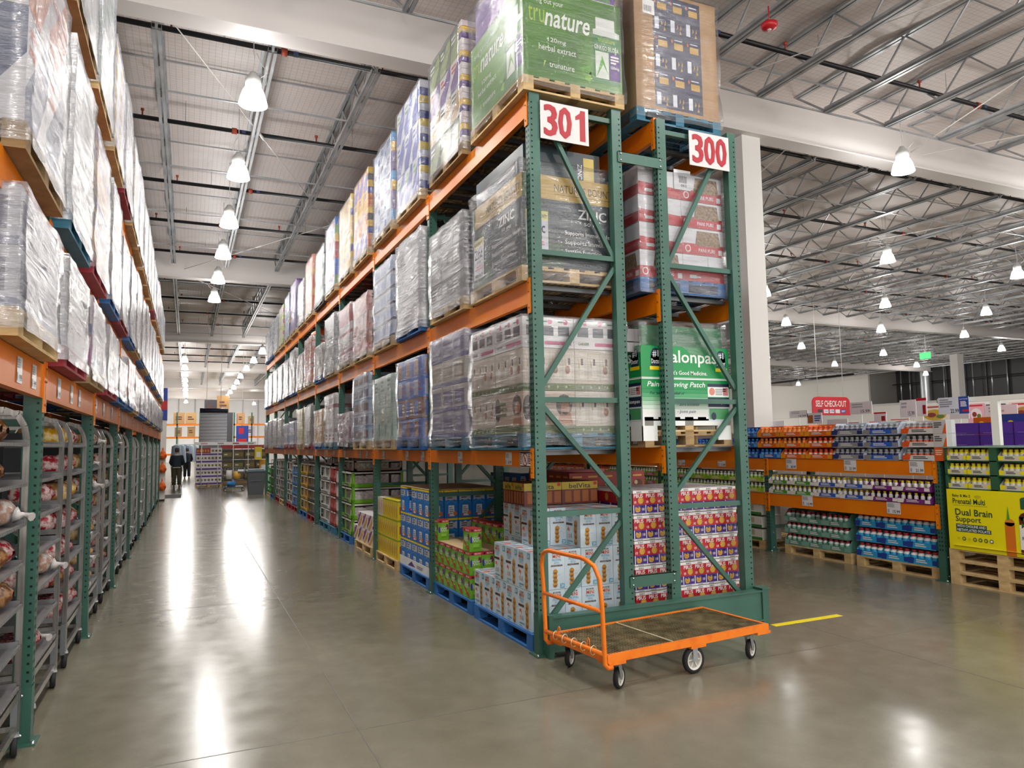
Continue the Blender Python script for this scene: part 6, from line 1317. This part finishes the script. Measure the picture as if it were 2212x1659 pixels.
def trolley(x, y, rz, label, goods):
    t = thing('shopping_cart', label, 'shopping cart', 'shopping carts', (x, y, 0), rz); CH = mt('#8e9296', .3, .9)
    b = MB(); L, W = .85, .52
    def P(u, v, z): k = .8 + .2 * (z - .45) / .5; return (u * L, (v - .5) * W * k, z)
    for z in (.45, .6, .75, .95): pts = [P(0, 0, z), P(1, 0, z), P(1, 1, z), P(0, 1, z)]; b.tube(pts, .007, CH, 5, True)
    for i in range(9):
        for v in (0, 1): b.tube([P(i / 8, v, .45), P(i / 8, v, .95)], .004, CH, 4)
    for i in range(6):
        for u in (0, 1): b.tube([P(u, i / 5, .45), P(u, i / 5, .95)], .004, CH, 4)
        b.tube([P(0, i / 5, .45), P(1, i / 5, .45)], .004, CH, 4)
    obj('basket', b, t)
    b = MB()
    for v in (-.22, .22): b.tube([(-.05, v, .98), (.02, v, .5), (.12, v, .16), (.8, v * .8, .16)], .012, CH, 6)
    b.box(.1, -.2, .18, .8, .2, .19, CH); obj('chassis', b, t)
    b = MB(); b.tube([(-.07, -.26, 1.02), (-.07, .26, 1.02)], .018, mt('#b02a30', .4), 8); obj('handle', b, t)
    for u, v in ((.12, -.22), (.12, .22), (.8, -.17), (.8, .17)): w_ = obj('wheel', wheel_mb(.06, .03, '#9a9a9a', False), t, (u, v, .06))
    return t
trolley(-1.45, 26.4, 0, 'parked shopping cart with boxes and bottled water beyond the snack display', 1)
for i, (x, y, z, sx, sz, c, nm) in enumerate(((-1.2, 26.2, .5, .3, .35, '#e0dcd4', 'white box'), (-.9, 26.25, .5, .28, .3, '#e8b04a', 'orange bag'), (-.75, 26.2, .75, .35, .12, '#dfe0e2', 'flat white carton'), (-1.1, 26.2, .2, .5, .2, '#2f7fc8', 'blue water bottle pack'))):
    b = MB(); b.lathe([(0, 0), (.5, 0), (.5, 1), (.45, 1.0), (0, 1)], mt(c, .4), 4 if i != 1 else 10); me = b.mesh('goods'); o = solo('shopping_goods', me, '%s carried in the parked shopping cart' % nm, 'package', 'goods in the cart', (x, y, z), math.pi / 4); o.scale = (sx, .3, sz)
trolley(-3.2, 31.5, math.pi / 2, 'shopping cart pushed by the person in the dark jacket', 0)
# people (skin modifier bodies)
def skinned(name, pts, edges, mat, parent, root=0):
    me = bpy.data.meshes.new(name); me.from_pydata([p[:3] for p in pts], edges, []); me.materials.append(mat)
    o = bpy.data.objects.new(name, me); COL.objects.link(o); o.parent = parent
    m_ = o.modifiers.new('skin', 'SKIN'); m_.use_smooth_shade = True
    if not me.skin_vertices: me.attributes if False else None
    sv = me.skin_vertices[0].data if me.skin_vertices else None
    if sv is None: return o
    for i, p in enumerate(pts): sv[i].radius = (p[3], p[4] if len(p) > 4 else p[3]); sv[i].use_root = (i == root)
    s_ = o.modifiers.new('sub', 'SUBSURF'); s_.levels = 2; s_.render_levels = 2
    return o
def tubebody(name, chains, mat, parent):
    b = MB()
    for pts, rad in chains: b.tube(pts, .05, mat, 12, radii=rad)
    return obj(name, b, parent)
def person(x, y, label, jk, tr_, hood, s=1.0, arms=True):
    t = thing('person', label, 'person', None, (x, y, 0)); SK = mt('#b98a70', .6)
    # body: one continuous surface grown from a joint skeleton (legs, torso, neck, head, arms, hands)
    J = [(0,0,.95,.13,.10), (0,.02,1.15,.14,.10), (0,.06,1.38,.17,.11), (0,.10,1.50,.06,.06), (0,.13,1.60,.08,.09), (0,.14,1.72,.085,.1),
         (-.09,0,.88,.09,.09), (-.10,.04,.5,.06,.06), (-.11,-.02,.09,.04,.04), (-.11,.12,.04,.04,.03), (.09,0,.88,.09,.09), (.11,-.04,.5,.06,.06), (.12,-.12,.1,.04,.04), (.12,.02,.05,.04,.03),
         (-.20,.07,1.40,.06,.06), (-.26,.12,1.14,.045,.045), (-.22,.36,1.03,.035,.035), (-.21,.44,1.03,.03,.02), (.20,.07,1.40,.06,.06), (.26,.12,1.14,.045,.045), (.22,.36,1.03,.035,.035), (.21,.44,1.03,.03,.02)]
    E_ = [(0,1),(1,2),(2,3),(3,4),(4,5),(0,6),(6,7),(7,8),(8,9),(0,10),(10,11),(11,12),(12,13),(2,14),(14,15),(15,16),(16,17),(2,18),(18,19),(19,20),(20,21)]
    import bmesh
    me = bpy.data.meshes.new('body'); bm2 = bmesh.new(); lay = bm2.verts.layers.skin.verify()
    vs = [bm2.verts.new(p[:3]) for p in J]
    for v_, p in zip(vs, J): v_[lay].radius = (p[3], p[4])
    vs[0][lay].use_root = True
    for a, c in E_: bm2.edges.new((vs[a], vs[c]))
    bm2.to_mesh(me); bm2.free(); me.materials.append(SK)
    o = bpy.data.objects.new('body', me); COL.objects.link(o); o.parent = t
    k = o.modifiers.new('skin', 'SKIN'); k.use_smooth_shade = True; q = o.modifiers.new('sub', 'SUBSURF'); q.levels = q.render_levels = 2
    P = lambda i, dz=0: V(J[i][:3]) + V((0, 0, dz))
    JM, TM = noisy('jacket_cloth', jk, jk, (3, 3, 3), .85), mt(tr_, .85)
    tubebody('jacket', [([(0, 0, .93), (0, .0, 1.0), (0, .03, 1.2), (0, .06, 1.38), (0, .08, 1.46), (0, .09, 1.5)], [.185, .2, .2, .21, .16, .08]), ([P(2, .02), P(14), P(15), P(16)], [.1, .09, .075, .055]), ([P(2, .02), P(18), P(19), P(20)], [.1, .09, .075, .055])], JM, t)
    tubebody('trousers', [([(-.06, 0, .98), P(6), P(7), P(8, .03)], [.12, .125, .095, .08]), ([(.06, 0, .98), P(10), P(11), P(12, .03)], [.12, .125, .095, .08])], TM, t)
    for i in (8, 12): b = MB(); p = P(i); b.box(p.x - .045, p.y - .06, .0, p.x + .045, p.y + .18, .085, mt('#6a5a3a', .7)); obj('shoe', b, t)
    b = MB(); b.lathe([(0, -.1), (.08, -.09), (.1, -.02), (.098, .06), (.07, .1), (0, .115)], mt('#4a4240', .8), 12, (0, .125, 1.70)); obj('hair', b, t)
    if hood: b = MB(); b.lathe([(.13, 0), (.15, .05), (.11, .12), (.07, .13)], mt(hood, .8), 12, (0, .03, 1.42)); b.box(-.16, -.2, .9, .16, -.0, .935, mt(hood, .8)); obj('hood', b, t)
    t.scale = (s, s, s); return t
person(-3.2, 31.0, 'person in dark navy jacket with pale hood and olive trousers pushing a cart', '#27323e', '#4a4636', '#c8c2ba')
person(-2.78, 41.5, 'distant person all in dark clothes walking away down the aisle', '#1c1f28', '#22242c', None)
# garments, tables, far racks
for i in range(5):
    b = MB(); b.lathe([(0, 1.05), (.1, 1.03), (.24, .95), (.26, .6), (.3, .1), (.28, 0)], mt(['#8a9cb0', '#9aaabc', '#7a8ca4', '#a4b0be', '#8c98a8'][i], .8), 10, sx=1, sy=.5); solo('hanging_garment', b, 'grey-blue garment on hanger, %s in the distant row' % nth(i), 'garment', 'hanging garments', (-3.35 + i * .24, 40 + i * 1.2, .95))
b = MB(); b.tube([(-3.4, 40.2, 2.02), (-2.3, 45, 2.02)], .02, STEEL, 6); b.tube([(-3.4, 40.2, 0), (-3.4, 40.2, 2.02)], .02, STEEL, 6); b.tube([(-2.3, 45, 0), (-2.3, 45, 2.02)], .02, STEEL, 6); solo('garment_rail', b, 'steel garment rail far down the aisle', 'garment rail')
t = thing('hanging_display', 'pale ribbed airbed display with navy roll, hung above the far aisle', 'hanging display', None, (-2.18, 36, 2.05))
b = MB(); 
for i in range(9): b.tube([(0, 0, .08 + i * .17), (1.32, 0, .08 + i * .17)], .095, mt('#e6eaf2', .45), 10)
obj('ribbed_panel', b, t); b = MB(); b.tube([(-.03, 0, 1.72), (1.36, 0, 1.72)], .13, mt('#1a2038', .5), 12); obj('top_roll', b, t); b = MB(); b.tube([(.3, 0, 1.8), (.3, 0, 6.9)], .01, WHITE, 5); b.tube([(1.0, 0, 1.8), (1.0, 0, 6.9)], .01, WHITE, 5); obj('suspension_cords', b, t)
FR = [(-5.2, -1.97), (.55, 3.2)]
for n_, (xa, xb) in enumerate(FR):
    t = thing('far_pallet_rack', 'distant cross rack with orange beams, %s of the aisle end' % ('left' if n_ == 0 else 'right'), 'pallet rack', 'distant cross racks', (0, 56, 0))
    for z in (1.4, 2.7, 3.7): b = MB(); b.box(xa, 0, z - .14, xb, .06, z, ORANGE); obj('beam', b, t)
    for x in (xa, (xa + xb) / 2, xb): b = MB(); b.box(x, 0, 0, x + .1, .08, 4.6, GREEN); obj('post', b, t)
for i, (x, z, w_, h_, c, nm) in enumerate(((-3.8, 3.72, .78, .85, '#b8905e', 'brown carton'), (-2.95, 3.72, .78, .85, '#c09a68', 'tan carton'), (-3.7, 2.72, .5, .7, '#a8845a', 'brown carton'), (-2.8, 2.72, .55, .75, '#b08a58', 'tan carton'), (.83, 3.72, .56, .84, '#c89a6a', 'orange-brown carton'), (1.7, 3.72, .4, .6, '#b0905e', 'small carton'), (.9, 2.72, 1.3, .75, '#d8c8d8', 'white and pink carton with dark art'), (-1.6, 4.6, .9, 1.0, '#3a3a40', 'dark wrapped bale'), (-.7, 4.6, .9, 1.35, '#a07a4a', 'tall brown carton stack'))):
    b = MB(); b.box(0, 0, 0, w_, .9, h_, mt(c, .6)); F = Face(b, (0, 0, 0), (1,0,0), (0,0,1), w_, h_); F.lines(.2, .3, .8, .7, 2, BROWN if i != 6 else BLACK, 1, i); solo('far_carton', b, '%s on distant cross rack, %s' % (nm, ['upper left', 'upper second', 'lower left', 'lower second', 'upper right', 'far upper right', 'lower right', 'above the airbed, left', 'above the airbed, right'][i]), 'carton', 'cartons on the distant racks', (x, 56.05, z))
b = MB(); b.box(-1.9, 56, 0, .5, 57, 4.6, mt('#4a4c50', .6)); solo('far_cabinet', b, 'dark grey cabinet block at the distant aisle end', 'cabinet')
b = MB(); b.box(.3, 48, 1.9, 1.1, 48.1, 3.3, mt('#24409a', .4)); F = Face(b, (.3, 48, 1.9), (1,0,0), (0,0,1), .8, 1.4); F.rect(.15, .1, .85, .35, RED, 1); F.rect(.2, .6, .6, .9, RED, 1); b.tube([(.7, 48.05, 3.3), (.7, 48.05, 8.9)], .01, WHITE, 4); solo('blue_banner', b, 'blue banner with red panels hanging far away', 'banner')
for i in range(4):
    b = MB(); b.box(0, 0, 0, .95 - .1 * i, .02, .14, WHITE); b.tube([(.3, .02, -1.9), (.3, .02, 0)], .02, WHITEP, 5); F = Face(b, (0, 0, 0), (1,0,0), (0,0,1), .9, .14); F.rect(.3, .3, .6, .7, [PINK, GREY, RED, GREY][i], 1); solo('sign_board', b, 'white header board above far displays, %s from left' % nth(i), 'sign board', 'white header boards', (-2.5 + i * .68, 29 + i * .5, 1.9))
# stock beyond the cart
for r_ in range(3):
    for c in range(4):
        b = MB(); b.box(0, 0, 0, .5, .5, .5, mt(['#4a4038', '#5a5044', '#3f4a3a', '#6a5a48'][(r_ + c) % 4], .5)); F = Face(b, (0, 0, 0), (1,0,0), (0,0,1), .5, .5); F.rect(.1, .3, .9, .7, mt('#8a7a3a', .4), 1); F.rect(.2, .45, .5, .55, WHITE, 2); solo('far_case', b, 'brown-green case behind the parked cart, row %s, column %s' % (nth(r_), nth(c)), 'case', 'cases behind the parked cart', (-1.2 + c * .52, 33, .15 + r_ * .52))
b = MB(); b.box(-1.25, 32.95, 1.72, .95, 33.5, 1.9, mt('#b8322a', .4)); b.box(-1.25, 33.0, 0, .95, 33.5, .14, WOODD); solo('far_shelf_top', b, 'red header shelf over the brown-green cases', 'shelf')
for i, (c, x) in enumerate((('#e8d01a', .2), ('#e8a81a', .45), ('#7ab83a', .15))):
    b = MB(); b.box(0, 0, 0, .3, .4, .6, mt(c, .45)); F = Face(b, (0, 0, 0), (1,0,0), (0,0,1), .3, .6); F.rect(.2, .2, .8, .6, WHITE, 1); solo('far_case', b, '%s case beside the far right rack end' % ['yellow', 'amber', 'green'][i], 'case', 'bright cases', (x - .1, 30 + i * .3, [1.2, .6, .0][i]))
# rack run behind the left pillar and beyond
for i in range(10):
    for l in range(4):
        b = MB(); c = ['#dcdce0', '#c8b8a8', '#d8c8c8', '#a8b0c0'][(i + l) % 4]; b.box(0, 0, 0, 1.0, 1.15, .9 if l else .8, mt(c, .5)); F = faces(b, 0, 0, 0, 1, 1.15, .8); art_case(F['r'], None, mt(['#8a6a5a', '#5a6a9a', '#a83a3a', '#6a8a5a'][(i * 3 + l) % 4], .5), GREY, i + l, ['text', 'panel', 'stripe', 'diag'][(i + l) % 4])
        solo('far_case', b, 'wrapped case stack beyond the left pillar, level %s, number %s away' % (nth(l), nth(i)), 'case', 'stock beyond the left pillar', (-5.0, 24 + i * 1.5, .15 + l * 1.15 if l else 0))
b = MB()
for z in (1.28, 2.43, 3.58): b.box(-5.1, 24, z - .14, -3.95, 39, z, ORANGE)
solo('rack_crossbar', b, 'orange beams of the distant left rack beyond the pillar', 'rack beam', 'orange load beams')
for i in range(6): b = MB(); b.box(-3.94, 24 + i * 3, 0, -3.86, 24.1 + i * 3, 4.6, GREEN); solo('rack_post', b, 'green post of the distant left rack, %s away' % nth(i), 'rack post', 'distant rack posts')
# background shelving far across the sales floor right of the racks
for n in range(5):
    for k in range(3):
        b = MB(); b.box(0, 0, 0, 1.2, 5.0, 1.5 + .2 * (k % 2), mt(['#b8a89a', '#9aa0a8', '#c8a080', '#d8d0c8', '#a8b098'][(n + k) % 5], .6)); F = faces(b, 0, 0, 0, 1.2, 5, 1.5)['l']
        for i in range(14): F.rect(i / 14, .1, (i + .85) / 14, .85, mt(['#c83a2a', '#e8c83a', '#3a6ab8', '#e8e4e0', '#4a8a4a', '#d8803a'][(i + n + k) % 6], .5), 1)
        solo('display_gondola', b, 'low merchandise block on the far floor, row %s, column %s' % (nth(n), nth(k)), 'shelf unit', 'distant merchandise blocks', (12 + n * 5, 3 + k * 7, 0))

for s_ in sorted(set(LONG))[:12]: print('LONG', len(LONG), s_)
